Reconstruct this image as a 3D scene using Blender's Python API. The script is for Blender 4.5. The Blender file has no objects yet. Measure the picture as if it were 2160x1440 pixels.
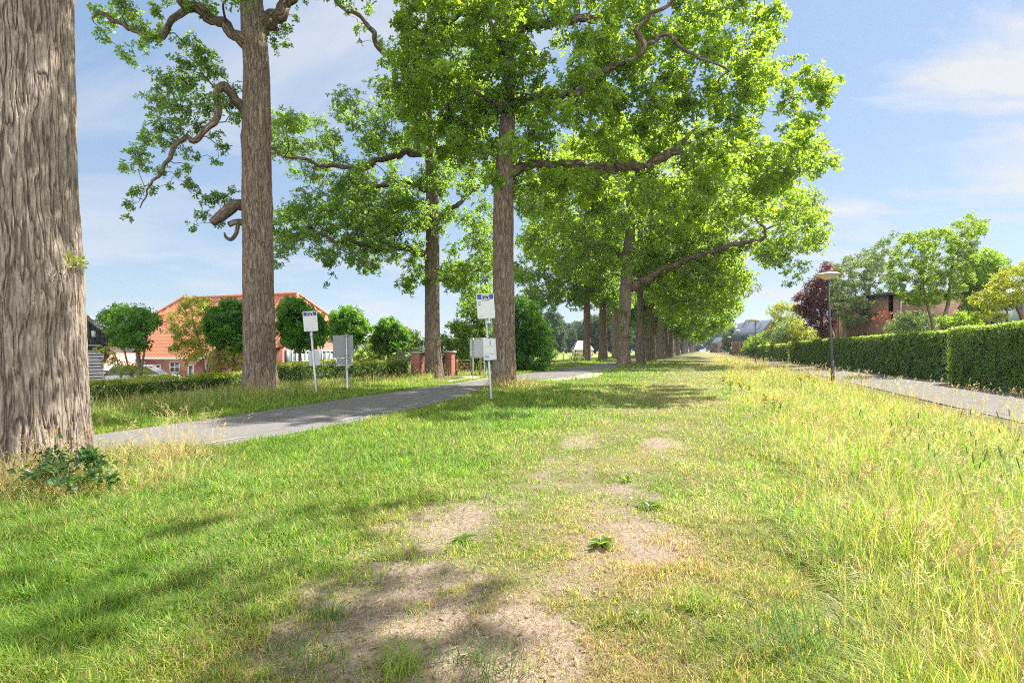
import bpy, math, random
import numpy as np
from mathutils import Vector, Matrix

# ------------------------------------------------------------------ camera, sky, sun, exposure
SC = bpy.context.scene
COL = SC.collection
SUN_AZ, SUN_EL = math.radians(52), math.radians(48)
CAM_H = 1.5
HZ, CX, FPX = 737.0, 1080.0, 1200.0          # horizon row, centre column and focal length in photo pixels

cam = bpy.data.cameras.new('camera')
cam.sensor_width = 36.0
cam.lens = 20.0
cam.shift_y = 17.0 / 2160.0
cam.clip_start = 0.05
cam.clip_end = 3000
cam_o = bpy.data.objects.new('camera', cam)
cam_o.location = (0, 0, CAM_H)
cam_o.rotation_euler = (math.radians(90), 0, 0)
COL.objects.link(cam_o)
SC.camera = cam_o

world = bpy.data.worlds.new('World')
SC.world = world
world.use_nodes = True
nt = world.node_tree
nt.nodes.clear()
def wn(t, **k):
    n = nt.nodes.new(t)
    for a, b in k.items(): setattr(n, a, b)
    return n
w_out = wn('ShaderNodeOutputWorld'); w_bg = wn('ShaderNodeBackground')
w_sky = wn('ShaderNodeTexSky', sky_type='NISHITA', sun_disc=False, sun_elevation=SUN_EL, sun_rotation=SUN_AZ,
           altitude=10, air_density=1.0, dust_density=0.3, ozone_density=3.0)
w_bg.inputs[1].default_value = 0.07
# thin streaky cloud, laid out on a flat layer overhead
w_tc = wn('ShaderNodeTexCoord'); w_sep = wn('ShaderNodeSeparateXYZ')
nt.links.new(w_tc.outputs['Generated'], w_sep.inputs[0])
w_zc = wn('ShaderNodeMath', operation='MAXIMUM'); w_zc.inputs[1].default_value = 0.0
w_za = wn('ShaderNodeMath', operation='ADD'); w_za.inputs[1].default_value = 0.16
nt.links.new(w_sep.outputs[2], w_zc.inputs[0]); nt.links.new(w_zc.outputs[0], w_za.inputs[0])
w_dx = wn('ShaderNodeMath', operation='DIVIDE'); w_dy = wn('ShaderNodeMath', operation='DIVIDE')
nt.links.new(w_sep.outputs[0], w_dx.inputs[0]); nt.links.new(w_za.outputs[0], w_dx.inputs[1])
nt.links.new(w_sep.outputs[1], w_dy.inputs[0]); nt.links.new(w_za.outputs[0], w_dy.inputs[1])
w_cmb = wn('ShaderNodeCombineXYZ')
nt.links.new(w_dx.outputs[0], w_cmb.inputs[0]); nt.links.new(w_dy.outputs[0], w_cmb.inputs[1])
w_map = wn('ShaderNodeMapping'); w_map.inputs['Scale'].default_value = (0.55, 1.0, 1); w_map.inputs['Rotation'].default_value = (0, 0, 0.5)
w_map.inputs['Location'].default_value = (3.1, 0.4, 0)
nt.links.new(w_cmb.outputs[0], w_map.inputs[0])
w_n = wn('ShaderNodeTexNoise'); w_n.inputs['Scale'].default_value = 1.5; w_n.inputs['Detail'].default_value = 7
w_n.inputs['Roughness'].default_value = 0.58; w_n.inputs['Distortion'].default_value = 0.5
nt.links.new(w_map.outputs[0], w_n.inputs['Vector'])
w_r = wn('ShaderNodeMapRange'); w_r.inputs[1].default_value = 0.47; w_r.inputs[2].default_value = 0.64
w_r.inputs[3].default_value = 0.08; w_r.inputs[4].default_value = 0.9
nt.links.new(w_n.outputs[0], w_r.inputs[0])
# more cloud towards the right of the view
w_rx = wn('ShaderNodeMapRange'); w_rx.inputs[1].default_value = -0.5; w_rx.inputs[2].default_value = 0.75
w_rx.inputs[3].default_value = 0.55; w_rx.inputs[4].default_value = 1.6
nt.links.new(w_sep.outputs[0], w_rx.inputs[0])
w_mul = wn('ShaderNodeMath', operation='MULTIPLY', use_clamp=True)
nt.links.new(w_r.outputs[0], w_mul.inputs[0]); nt.links.new(w_rx.outputs[0], w_mul.inputs[1])
w_mix = wn('ShaderNodeMix', data_type='RGBA')
w_hz = wn('ShaderNodeMapRange'); w_hz.inputs[1].default_value = 0.0; w_hz.inputs[2].default_value = 0.5      # fixed blue gradient mixed in to even out the sky brightness
w_hz.inputs[3].default_value = 0.0; w_hz.inputs[4].default_value = 1.0; w_hz.interpolation_type = 'SMOOTHSTEP'
nt.links.new(w_sep.outputs[2], w_hz.inputs[0])
w_gr = wn('ShaderNodeMix', data_type='RGBA'); w_gr.inputs[6].default_value = (2.05, 2.55, 3.25, 1); w_gr.inputs[7].default_value = (1.4, 2.15, 3.3, 1)
nt.links.new(w_hz.outputs[0], w_gr.inputs[0])
w_sk2 = wn('ShaderNodeMix', data_type='RGBA'); w_sk2.inputs[0].default_value = 0.72
nt.links.new(w_sky.outputs[0], w_sk2.inputs[6]); nt.links.new(w_gr.outputs[2], w_sk2.inputs[7])
nt.links.new(w_mul.outputs[0], w_mix.inputs[0]); nt.links.new(w_sk2.outputs[2], w_mix.inputs[6])
w_mix.inputs[7].default_value = (3.7, 3.8, 4.0, 1)
# bright white cloud added out of view, overhead and behind, to fill shadows
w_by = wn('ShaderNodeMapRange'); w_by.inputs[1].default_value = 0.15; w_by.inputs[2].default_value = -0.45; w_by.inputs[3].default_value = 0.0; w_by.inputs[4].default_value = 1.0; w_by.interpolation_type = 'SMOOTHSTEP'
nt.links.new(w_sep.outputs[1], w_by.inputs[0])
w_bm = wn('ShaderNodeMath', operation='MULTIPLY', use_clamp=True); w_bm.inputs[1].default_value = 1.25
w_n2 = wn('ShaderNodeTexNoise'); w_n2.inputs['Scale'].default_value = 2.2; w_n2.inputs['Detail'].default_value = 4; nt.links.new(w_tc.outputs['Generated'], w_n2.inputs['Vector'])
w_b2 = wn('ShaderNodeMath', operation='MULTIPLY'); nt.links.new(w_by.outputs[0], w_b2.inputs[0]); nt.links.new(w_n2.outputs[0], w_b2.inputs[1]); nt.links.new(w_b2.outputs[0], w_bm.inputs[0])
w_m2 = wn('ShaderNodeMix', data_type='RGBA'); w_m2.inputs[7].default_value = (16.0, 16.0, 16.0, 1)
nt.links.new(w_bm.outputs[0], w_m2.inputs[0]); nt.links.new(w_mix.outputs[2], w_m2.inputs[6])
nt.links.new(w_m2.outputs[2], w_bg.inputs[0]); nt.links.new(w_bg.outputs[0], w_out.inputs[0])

sun = bpy.data.lights.new('sun', 'SUN')
sun.energy = 5.0
sun.angle = math.radians(0.53)
sun.color = (1.0, 0.95, 0.86)
sun_o = bpy.data.objects.new('sun', sun)
SDIR = Vector((math.sin(SUN_AZ) * math.cos(SUN_EL), math.cos(SUN_AZ) * math.cos(SUN_EL), math.sin(SUN_EL)))
sun_o.rotation_euler = SDIR.to_track_quat('Z', 'Y').to_euler()
sun_o.location = (0, 0, 60)
COL.objects.link(sun_o)

SC.view_settings.view_transform = 'Standard'
SC.view_settings.look = 'None'
SC.view_settings.gamma = 1
SC.view_settings.exposure = 1.68
SC.render.engine = 'CYCLES'
cy = SC.cycles
cy.max_bounces = 7; cy.diffuse_bounces = 4; cy.glossy_bounces = 2; cy.transmission_bounces = 5; cy.transparent_max_bounces = 4
cy.caustics_reflective = False; cy.caustics_refractive = False
cy.sample_clamp_indirect = 8
cy.use_denoising = False
cy.pixel_filter_type = 'BLACKMAN_HARRIS'; cy.filter_width = 1.15
try:
    cy.denoiser = 'OPENIMAGEDENOISE'; cy.denoising_input_passes = 'RGB_ALBEDO_NORMAL'
except Exception: pass

# ------------------------------------------------------------------ noise and layout
def _hash(ix, iy, iz, seed):
    h = (ix.astype(np.int64) * 374761393 + iy.astype(np.int64) * 668265263 + iz.astype(np.int64) * 2147483647 + seed * 974711) & 0xFFFFFFFF
    h = ((h ^ (h >> 13)) * 1274126177) & 0xFFFFFFFF
    h = ((h ^ (h >> 16)) * 2246822519) & 0xFFFFFFFF
    return ((h ^ (h >> 15)) & 0xFFFFFF) / float(0xFFFFFF)
def vn3(x, y, z, seed=0):
    x, y, z = np.broadcast_arrays(np.asarray(x, float), np.asarray(y, float), np.asarray(z, float))
    ix, iy, iz = np.floor(x), np.floor(y), np.floor(z)
    fx, fy, fz = x - ix, y - iy, z - iz
    ux, uy, uz = [f * f * f * (f * (f * 6 - 15) + 10) for f in (fx, fy, fz)]
    r = 0
    for a in (0, 1):
        for b in (0, 1):
            for c in (0, 1):
                r = r + _hash(ix + a, iy + b, iz + c, seed) * (ux if a else 1 - ux) * (uy if b else 1 - uy) * (uz if c else 1 - uz)
    return r
def fbm(x, y, z=0.0, seed=0, oct=4, rough=0.5):
    t, a, s = 0, 1.0, 0
    for k in range(oct):
        t = t + a * vn3(np.asarray(x) * 2 ** k, np.asarray(y) * 2 ** k, np.asarray(z) * 2 ** k, seed + k * 17)
        s += a; a *= rough
    return t / s
def sstep(a, b, x):
    t = np.clip((x - a) / (b - a), 0, 1)
    return t * t * (3 - 2 * t)

def W(px, py, d):                 # a point of the place seen at photo pixel (px, py) at depth d
    return np.array([(px - CX) / FPX * d, d, CAM_H + (HZ - py) / FPX * d])
ROAD_L = np.array([(-20, -18.5), (0, -11.3), (5, -9.2), (9.94, -7.35), (12.6, -6.4), (18.4, -4.75), (26.5, -2.1), (34, .28), (38.6, 1.9), (46, 4.6), (54.5, 7.6), (62, 10.2), (100, 23.4), (600, 196)])
ROAD_R = np.array([(-20, -15.5), (0, -9.0), (5, -7.5), (6.7, -6.65), (7.9, -5.5), (8.87, -4.45), (11.8, -3.2), (17, -1.75), (21, -1.3), (25.5, -.5), (28, 1.3), (31, 3.4), (36, 5.0), (44, 7.6), (50, 9.2), (56, 11.0), (62, 13.2), (100, 26.4), (600, 199)])
PATH_L = np.array([(-20, -.5), (16.7, 12.2), (600, 213.5)])
PATH_R = np.array([(-20, 4.3), (19.8, 17.9), (35, 22.9), (600, 218)])
def xr(poly, z): return np.interp(z, poly[:, 0], poly[:, 1])
def lat(x, z): return x - 0.345 * z     # sideways position across the avenue

def hgt(x, z):                    # ground height
    x = np.asarray(x, float); z = np.asarray(z, float)
    s = lat(x, z)
    onroad = sstep(-.5, .6, np.minimum(x - xr(ROAD_L, z), xr(ROAD_R, z) - x))
    onpath = sstep(-.5, .6, np.minimum(x - xr(PATH_L, z), xr(PATH_R, z) - x))
    free = (1 - onroad) * (1 - onpath)
    h = 0.10 * (fbm(x * .25, z * .25, 0, 3, 2) - .5) + 0.05 * (fbm(x * 1.3, z * 1.3, 0, 5, 2) - .5) + .012 * (fbm(x * 9, z * 9, 0, 6, 2) - .5)
    h = h * free
    h = h - 0.32 * np.exp(-((s - 3.2) / 1.5) ** 2) * (1 - onpath)      # ditch in the long grass
    h = h - 1.0 * sstep(-17.5, -24, s) * (z < 60) - .5 * sstep(-17, -30, s) * (z >= 60)
    h = h - .015 * onroad - .015 * onpath
    return h

PATCH = [(830, 1270, 150, 90, 1.1), (740, 1370, 190, 60, .95), (900, 1100, 120, 34, .85), (1010, 1130, 140, 40, .5), (1290, 1030, 110, 60, .75), (1340, 1130, 130, 70, .7),
         (1430, 1300, 80, 120, .8), (1130, 1350, 200, 60, .6), (960, 1420, 220, 50, .7), (1200, 930, 60, 14, .7), (1290, 858, 70, 10, .8), (1170, 1200, 120, 60, .42),
         (1140, 870, 60, 14, .5), (1400, 940, 50, 40, .45), (690, 1345, 130, 50, .7), (1250, 1160, 60, 40, .5), (660, 925, 60, 12, .8), (760, 905, 60, 8, .8)]
def bare(x, z):                   # 1 where bare sandy soil shows
    m = 0
    for (px, py, rx, ry, a) in PATCH:
        d = FPX * CAM_H / (py - HZ)
        cx = (px - CX) / FPX * d; wx = rx / FPX * d; wz = max(ry * d * d / (FPX * CAM_H), wx * .6)
        m = m + a * np.exp(-(((x - cx) / wx) ** 2 + ((z - d) / wz) ** 2) * .8)
    n = fbm(x * 1.7, z * 1.7, 0, 11, 5, .6)
    s = lat(x, z)
    track = (.42 * np.exp(-((s + 2.1) / .55) ** 2) + .42 * np.exp(-((s + .75) / .55) ** 2)) * sstep(26, 9, z) + .10 * np.exp(-((s + 1.5) / 1.6) ** 2)
    track = track + .25 * np.exp(-((s + 1.35) / 1.35) ** 2) * sstep(13, 6, z)
    edge = .8 * np.exp(-((x - xr(ROAD_R, z)) / .3) ** 2) + .5 * np.exp(-((x - xr(ROAD_L, z)) / .2) ** 2)
    return np.clip((np.minimum(m * .72, .85) + track + edge + (n - .5) * 2.0 - .60) * 1.1 + (fbm(x * 7, z * 7, 0, 13, 3, .6) - .5) * .9 * np.minimum(m, 1), 0, 1)
def straw(x, z):                  # 1 where the grass is dry
    s = lat(x, z)
    n = fbm(x * .8, z * .8, 0, 21, 4, .55)
    base = .10 + .30 * np.exp(-((s + .4) / 1.4) ** 2) + .18 * np.exp(-((s + 2.5) / 2.0) ** 2) + .42 * sstep(.5, 2.0, s) * sstep(8, 2.5, s)
    base = base + .35 * np.exp(-(((x + 4.2) / 1.6) ** 2 + ((z - 6.2) / 1.5) ** 2))
    return np.clip(base + (n - .5) * 1.3, 0, 1)

# ------------------------------------------------------------------ objects
def tag(o, label=None, cat=None, group=None, kind=None):
    if label: o['label'] = label
    if cat: o['category'] = cat
    if group: o['group'] = group
    if kind: o['kind'] = kind
    return o
def thing(name, label, cat, loc=(0, 0, 0), group=None):
    o = bpy.data.objects.new(name, None)
    o.empty_display_size = .2
    COL.objects.link(o); o.location = loc
    return tag(o, label, cat, group)
_LOC = {}
class Geo:                        # collects shapes, then links them as ONE mesh object
    def __init__(s): s.v = []; s.q = []; s.t = []; s.n = 0; s.a = {}; s.qm = []; s.tm = []
    def add(s, v, q=None, t=None, mat=0, **attr):
        v = np.asarray(v, float).reshape(-1, 3)
        s.v.append(v)
        if q is not None and len(q): q = np.asarray(q, np.int64) + s.n; s.q.append(q); s.qm.append(np.full(len(q), mat, np.int32))
        if t is not None and len(t): t = np.asarray(t, np.int64) + s.n; s.t.append(t); s.tm.append(np.full(len(t), mat, np.int32))
        for k, w in attr.items(): s.a.setdefault(k, []).append((s.n, np.asarray(w, float)))
        s.n += len(v)
        return s
    def box(s, lo, hi, M=None, mat=0):
        lo, hi = np.array(lo, float), np.array(hi, float)
        v = np.array([[(lo, hi)[i & 1][0], (lo, hi)[(i >> 1) & 1][1], (lo, hi)[(i >> 2) & 1][2]] for i in range(8)])
        if M is not None: v = v @ np.array(M)[:3, :3].T + np.array(M)[:3, 3]
        return s.add(v, [(0, 2, 3, 1), (4, 5, 7, 6), (0, 1, 5, 4), (2, 6, 7, 3), (0, 4, 6, 2), (1, 3, 7, 5)], mat=mat)
    def prism(s, poly, d, mat=0):        # a flat polygon (3-D points) given thickness by vector d
        p = np.asarray(poly, float); n = len(p)
        v = np.vstack([p, p + np.asarray(d, float)])
        q = [(i, (i + 1) % n, (i + 1) % n + n, i + n) for i in range(n)]
        s.add(v, q, mat=mat)
        t = [(0, i, i + 1) for i in range(1, n - 1)]
        s.add(p, None, t, mat=mat); s.add(p + np.asarray(d, float), None, t, mat=mat)
        return s
    def build(s, name, mats, parent=None, smooth=False, local=False):
        me = bpy.data.meshes.new(name)
        v = np.vstack(s.v)
        q = np.vstack(s.q) if s.q else np.zeros((0, 4), np.int64)
        t = np.vstack(s.t) if s.t else np.zeros((0, 3), np.int64)
        if parent is not None and not local:
            off = np.array(parent.location); pp = parent.parent
            while pp is not None: off = off + np.array(pp.location); pp = pp.parent
            v = v - off
        me.vertices.add(len(v)); me.vertices.foreach_set('co', v.astype(np.float32).ravel())
        me.loops.add(q.size + t.size)
        me.loops.foreach_set('vertex_index', np.concatenate([q.ravel(), t.ravel()]).astype(np.int32))
        me.polygons.add(len(q) + len(t))
        ls = np.concatenate([np.arange(len(q)) * 4, q.size + np.arange(len(t)) * 3]).astype(np.int32)
        me.polygons.foreach_set('loop_start', ls)
        mi = np.concatenate(s.qm + s.tm).astype(np.int32) if (s.qm or s.tm) else np.zeros(0, np.int32)
        me.polygons.foreach_set('material_index', mi)
        if smooth: me.polygons.foreach_set('use_smooth', np.ones(len(mi), bool))
        for k, parts in s.a.items():
            dim = 1 if parts[0][1].ndim == 1 else parts[0][1].shape[1]
            full = np.zeros((len(v), 4 if dim == 4 else dim) if dim > 1 else len(v), np.float32)
            for (o, w) in parts: full[o:o + len(w)] = w
            at = me.attributes.new(k, {1: 'FLOAT', 3: 'FLOAT_VECTOR', 4: 'FLOAT_COLOR'}[dim], 'POINT')
            at.data.foreach_set({1: 'value', 3: 'vector', 4: 'color'}[dim], full.ravel())
        me.update(calc_edges=True)
        for m in (mats if isinstance(mats, (list, tuple)) else [mats]): me.materials.append(m)
        o = bpy.data.objects.new(name, me); COL.objects.link(o)
        if parent is not None: o.parent = parent
        return o

def smooth_path(pts, rad, step):
    pts = np.asarray(pts, float); rad = np.asarray(rad, float)
    n = len(pts)
    P = np.vstack([2 * pts[0] - pts[1], pts, 2 * pts[-1] - pts[-2]])
    out, ro = [], []
    for i in range(n - 1):
        m = max(1, int(np.ceil(np.linalg.norm(pts[i + 1] - pts[i]) / step)))
        for k in range(m):
            t = k / m
            a, b, c, d = P[i], P[i + 1], P[i + 2], P[i + 3]
            out.append(.5 * ((2 * b) + (c - a) * t + (2 * a - 5 * b + 4 * c - d) * t * t + (3 * b - a - 3 * c + d) * t ** 3))
            ro.append(rad[i] * (1 - t) + rad[i + 1] * t)
    out.append(pts[-1]); ro.append(rad[-1])
    return np.array(out), np.array(ro)

def tube(geo, pts, rad, nseg=8, knob=0.0, seed=0, cap=True, mat=0, sq=None):
    pts = np.asarray(pts, float); rad = np.asarray(rad, float); n = len(pts)
    tg = np.gradient(pts, axis=0); tg /= np.linalg.norm(tg, axis=1)[:, None] + 1e-9
    up = np.array([0, 1., 0]) if abs(tg[0][1]) < .9 else np.array([1., 0, 0])
    N = np.zeros_like(pts); a = np.cross(tg[0], up); N[0] = a / np.linalg.norm(a)
    for i in range(1, n):
        a = N[i - 1] - tg[i] * np.dot(N[i - 1], tg[i]); N[i] = a / (np.linalg.norm(a) + 1e-9)
    B = np.cross(tg, N)
    th = np.arange(nseg) / nseg * 2 * np.pi
    L = np.concatenate([[0], np.cumsum(np.linalg.norm(np.diff(pts, axis=0), axis=1))])
    c, s_ = np.cos(th), np.sin(th)
    r = np.repeat(rad[:, None], nseg, 1)
    if knob: r = r * (1 + knob * 2 * (fbm(c[None] * 1.3 + 7, s_[None] * 1.3, L[:, None] * .9 + seed * 3.1, seed, 3) - .5))
    v = pts[:, None] + N[:, None] * (c * 1)[None, :, None] * r[..., None] + B[:, None] * s_[None, :, None] * r[..., None]
    bark = np.stack([c[None] * r, s_[None] * r, np.repeat(L[:, None], nseg, 1)], -1)
    i = np.arange(n - 1)[:, None] * nseg; j = np.arange(nseg)[None]; j2 = (j + 1) % nseg
    q = np.stack([i + j, i + j2, i + nseg + j2, i + nseg + j], -1).reshape(-1, 4)
    vv = v.reshape(-1, 3); bb = bark.reshape(-1, 3); t = []
    if cap:
        vv = np.vstack([vv, pts[-1] + tg[-1] * rad[-1] * .25]); bb = np.vstack([bb, [0, 0, L[-1]]])
        b0 = (n - 1) * nseg
        t = [(b0 + k, b0 + (k + 1) % nseg, n * nseg) for k in range(nseg)]
    geo.add(vv, q, t, mat=mat, bark=bb)

def unit(a): return a / (np.linalg.norm(a, axis=-1, keepdims=True) + 1e-9)
def rnd_dir(rng, n): return unit(rng.normal(size=(n, 3)))

def add_leaves(geo, P, D, Nn, L, Wd, tint, mat=0, droop=.15):
    """folded pointed leaves: base P, direction D, face normal Nn"""
    n = len(P)
    D = unit(D); S = unit(np.cross(D, Nn)); U = np.cross(S, D)
    L = np.broadcast_to(L, n)[:, None]; Wd = np.broadcast_to(Wd, n)[:, None]
    base = P; tip = P + D * L - U * L * droop
    mid = P + D * L * .58
    l = mid + S * Wd * .5 + U * Wd * .16; r = mid - S * Wd * .5 + U * Wd * .16
    v = np.stack([base, r, tip, l], 1).reshape(-1, 3)
    i = np.arange(n)[:, None] * 4
    t = np.concatenate([i + [0, 1, 2], i + [0, 2, 3]], 1).reshape(-1, 3)
    geo.add(v, None, t, mat=mat, tint=np.repeat(tint, 4))

def rosettes(geo, rng, C, axis, k, L, Wd, tint, mat=0, spread=.5):
    """leaf sprays at C pointing along axis, k leaves each"""
    n = len(C)
    A = unit(axis); R = rnd_dir(rng, n)
    X = unit(np.cross(A, R)); Y = np.cross(A, X)
    ph = (np.arange(k)[None] * 2.4 + rng.uniform(0, 6.28, (n, 1)))
    ring = X[:, None] * np.cos(ph)[..., None] + Y[:, None] * np.sin(ph)[..., None]
    ax = A[:, None] * rng.uniform(-.1, .8, (n, k))[..., None]
    D = unit(ring + ax + rng.normal(size=(n, k, 3)) * .22)
    Nn = unit(A[:, None] + rng.normal(size=(n, k, 3)) * spread)
    P = C[:, None] + D * .012 - A[:, None] * (rng.uniform(0, 1, (n, k)) * L * .7)[..., None]
    ll = L * rng.uniform(.65, 1.2, (n, k)); ww = Wd * rng.uniform(.75, 1.2, (n, k))
    tt = np.clip(np.repeat(np.broadcast_to(tint, n)[:, None], k, 1) + rng.normal(size=(n, k)) * .14, 0, 1)
    add_leaves(geo, P.reshape(-1, 3), D.reshape(-1, 3), Nn.reshape(-1, 3), ll.ravel(), ww.ravel(), tt.ravel(), mat)

def add_blades(geo, rng, P, h, w, bend, col, segs=2, mat=0, az=None):
    """grass blades rooted at P"""
    n = len(P)
    az = rng.uniform(0, 2 * np.pi, n) if az is None else az
    dr = np.stack([np.cos(az), np.sin(az), np.zeros(n)], 1); sd = np.stack([-np.sin(az), np.cos(az), np.zeros(n)], 1)
    tw = rng.uniform(-1.2, 1.2, n)[:, None]
    sd = sd * np.cos(tw) + dr * np.sin(tw) * .8
    rows = []
    for k in range(segs + 1):
        t = k / segs
        c = P + dr * (h * bend * t ** 1.8)[:, None]
        c[:, 2] += h * (t - .45 * np.minimum(bend, 1.6) * t ** 2.2)
        if k < segs:
            ww = (w * (1 - t * .55))[:, None] * .5
            rows += [c - sd * ww, c + sd * ww]
        else: rows += [c]
    m = 2 * segs + 1
    v = np.stack(rows, 1).reshape(-1, 3)
    i = np.arange(n)[:, None] * m
    q = np.concatenate([i + [2 * k, 2 * k + 1, 2 * k + 3, 2 * k + 2] for k in range(segs - 1)], 1).reshape(-1, 4) if segs > 1 else None
    t = (i + [m - 3, m - 2, m - 1]).reshape(-1, 3)
    c4 = np.concatenate([col, np.ones((n, 1))], 1)
    geo.add(v, q, t, mat=mat, col=np.repeat(c4, m, 0))
    return P + dr * (h * bend)[:, None] + np.stack([0 * h, 0 * h, h * (1 - .45 * np.minimum(bend, 1.6))], 1), dr

# ------------------------------------------------------------------ materials
def new_mat(name):
    m = bpy.data.materials.new(name); m.use_nodes = True
    t = m.node_tree; t.nodes.clear()
    return m, t
def nd(t, ty, **k):
    n = t.nodes.new(ty)
    for a, b in k.items(): setattr(n, a, b)
    return n
def out(t, sh, disp=None):
    o = nd(t, 'ShaderNodeOutputMaterial'); t.links.new(sh, o.inputs[0])
def noise(t, scale, detail=4, rough=.55, vec=None, dist=0):
    n = nd(t, 'ShaderNodeTexNoise'); n.inputs['Scale'].default_value = scale; n.inputs['Detail'].default_value = detail
    n.inputs['Roughness'].default_value = rough; n.inputs['Distortion'].default_value = dist
    if vec is not None: t.links.new(vec, n.inputs['Vector'])
    return n.outputs[0]
def ramp(t, fac, stops):
    r = nd(t, 'ShaderNodeValToRGB'); e = r.color_ramp.elements
    while len(e) < len(stops): e.new(.5)
    for x, (p, c) in zip(e, stops): x.position = p; x.color = (*c, 1)
    t.links.new(fac, r.inputs[0]); return r.outputs[0]
def mixc(t, fac, a, b, mode='MIX'):
    m = nd(t, 'ShaderNodeMix', data_type='RGBA', blend_type=mode)
    for sock, val in ((m.inputs[0], fac), (m.inputs[6], a), (m.inputs[7], b)):
        if isinstance(val, (int, float)): sock.default_value = val
        elif isinstance(val, tuple): sock.default_value = (*val, 1)
        else: t.links.new(val, sock)
    return m.outputs[2]
def mathn(t, op, a, b=None, clamp=False):
    m = nd(t, 'ShaderNodeMath', operation=op, use_clamp=clamp)
    for i, v in enumerate((a, b)):
        if v is None: continue
        if isinstance(v, (int, float)): m.inputs[i].default_value = v
        else: t.links.new(v, m.inputs[i])
    return m.outputs[0]
def attr(t, name): return nd(t, 'ShaderNodeAttribute', attribute_name=name)
def objco(t): return nd(t, 'ShaderNodeTexCoord').outputs['Object']
def wpos(t): return nd(t, 'ShaderNodeNewGeometry').outputs['Position']
def bump(t, h, strength=.5, dist=.02):
    b = nd(t, 'ShaderNodeBump'); b.inputs['Strength'].default_value = strength; b.inputs['Distance'].default_value = dist
    t.links.new(h, b.inputs['Height']); return b.outputs[0]
def bsdf(t, col, rough=.8, metal=0, spec=.3, nrm=None):
    b = nd(t, 'ShaderNodeBsdfPrincipled')
    b.inputs['Metallic'].default_value = metal; b.inputs['Specular IOR Level'].default_value = spec
    for sock, val in ((b.inputs['Base Color'], col), (b.inputs['Roughness'], rough)):
        if isinstance(val, tuple): sock.default_value = (*val, 1)
        elif isinstance(val, (int, float)): sock.default_value = val
        else: t.links.new(val, sock)
    if nrm is not None: t.links.new(nrm, b.inputs['Normal'])
    return b.outputs[0]

def leaf_mat(name, dark, light, trans, amount=.48, rough=.42, clump=.7):
    m, t = new_mat(name)
    a = attr(t, 'tint').outputs['Fac']
    n = noise(t, clump, 2, .5, wpos(t))
    f = mathn(t, 'ADD', a, mathn(t, 'MULTIPLY', mathn(t, 'SUBTRACT', n, .5), .9), True)
    c = mixc(t, f, dark, light)
    tr = mixc(t, f, tuple(x * .62 for x in trans), trans)
    s = bsdf(t, c, rough, 0, .35)
    tl = nd(t, 'ShaderNodeBsdfTranslucent'); t.links.new(tr, tl.inputs[0])
    mx = nd(t, 'ShaderNodeMixShader'); mx.inputs[0].default_value = amount
    t.links.new(s, mx.inputs[1]); t.links.new(tl.outputs[0], mx.inputs[2])
    out(t, mx.outputs[0]); return m
def grass_mat(name, amount=.45, tgain=(1.9, 1.9, 1.2)):
    m, t = new_mat(name)
    c = attr(t, 'col').outputs['Color']
    s = bsdf(t, c, .5, 0, .25)
    tl = nd(t, 'ShaderNodeBsdfTranslucent'); t.links.new(mixc(t, 1.0, c, tgain, 'MULTIPLY'), tl.inputs[0])
    mx = nd(t, 'ShaderNodeMixShader'); mx.inputs[0].default_value = amount
    t.links.new(s, mx.inputs[1]); t.links.new(tl.outputs[0], mx.inputs[2])
    out(t, mx.outputs[0]); return m
def bark_mat(name, lo, hi, freq=1.0, lichen=.25, bstr=.9, bd=.035, geo=0.0):
    m, t = new_mat(name)
    v = attr(t, 'bark').outputs['Vector']
    mp = nd(t, 'ShaderNodeMapping'); mp.inputs['Scale'].default_value = (12 * freq, 12 * freq, 1.6 * freq); t.links.new(v, mp.inputs[0])
    n1 = noise(t, 1.0, 3, .55, mp.outputs[0], 1.2)
    rdg = mathn(t, 'MULTIPLY', mathn(t, 'ABSOLUTE', mathn(t, 'SUBTRACT', n1, .5)), 6.5, True)      # long fissures
    mp2 = nd(t, 'ShaderNodeMapping'); mp2.inputs['Scale'].default_value = (26 * freq, 26 * freq, 9 * freq); t.links.new(v, mp2.inputs[0])
    n2 = noise(t, 1.6, 5, .65, mp2.outputs[0], .6)
    if geo:
        gd = attr(t, 'fissure').outputs['Fac']
        rdg = mathn(t, 'ADD', mathn(t, 'MULTIPLY', mathn(t, 'SUBTRACT', 1.0, gd), geo), mathn(t, 'MULTIPLY', rdg, 1 - geo))
    h = mathn(t, 'ADD', mathn(t, 'MULTIPLY', rdg, .62), mathn(t, 'MULTIPLY', n2, .42))
    c = ramp(t, h, [(.14, tuple(x * .26 for x in lo)), (.44, lo), (.86, hi)])
    n3 = noise(t, 1.3, 4, .6, v)
    c = mixc(t, mathn(t, 'MULTIPLY', ramp(t, n3, [(.5, (0, 0, 0)), (.7, (1, 1, 1))]), lichen), c, (.17, .18, .085))
    c = mixc(t, mathn(t, 'MULTIPLY', noise(t, 3.1, 4, .6, v), .35), c, tuple(x * .75 for x in lo))
    out(t, bsdf(t, c, .93, 0, .15, bump(t, h, bstr, bd))); return m
def plain_mat(name, col, rough=.6, metal=0, spec=.4, var=.12, scale=3.0, bstr=0):
    m, t = new_mat(name)
    n = noise(t, scale, 5, .6, objco(t))
    c = mixc(t, n, tuple(x * (1 - var) for x in col), tuple(min(1, x * (1 + var)) for x in col))
    out(t, bsdf(t, c, rough, metal, spec, bump(t, noise(t, 60, 3, .6, objco(t)), bstr, .01) if bstr else None)); return m
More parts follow.
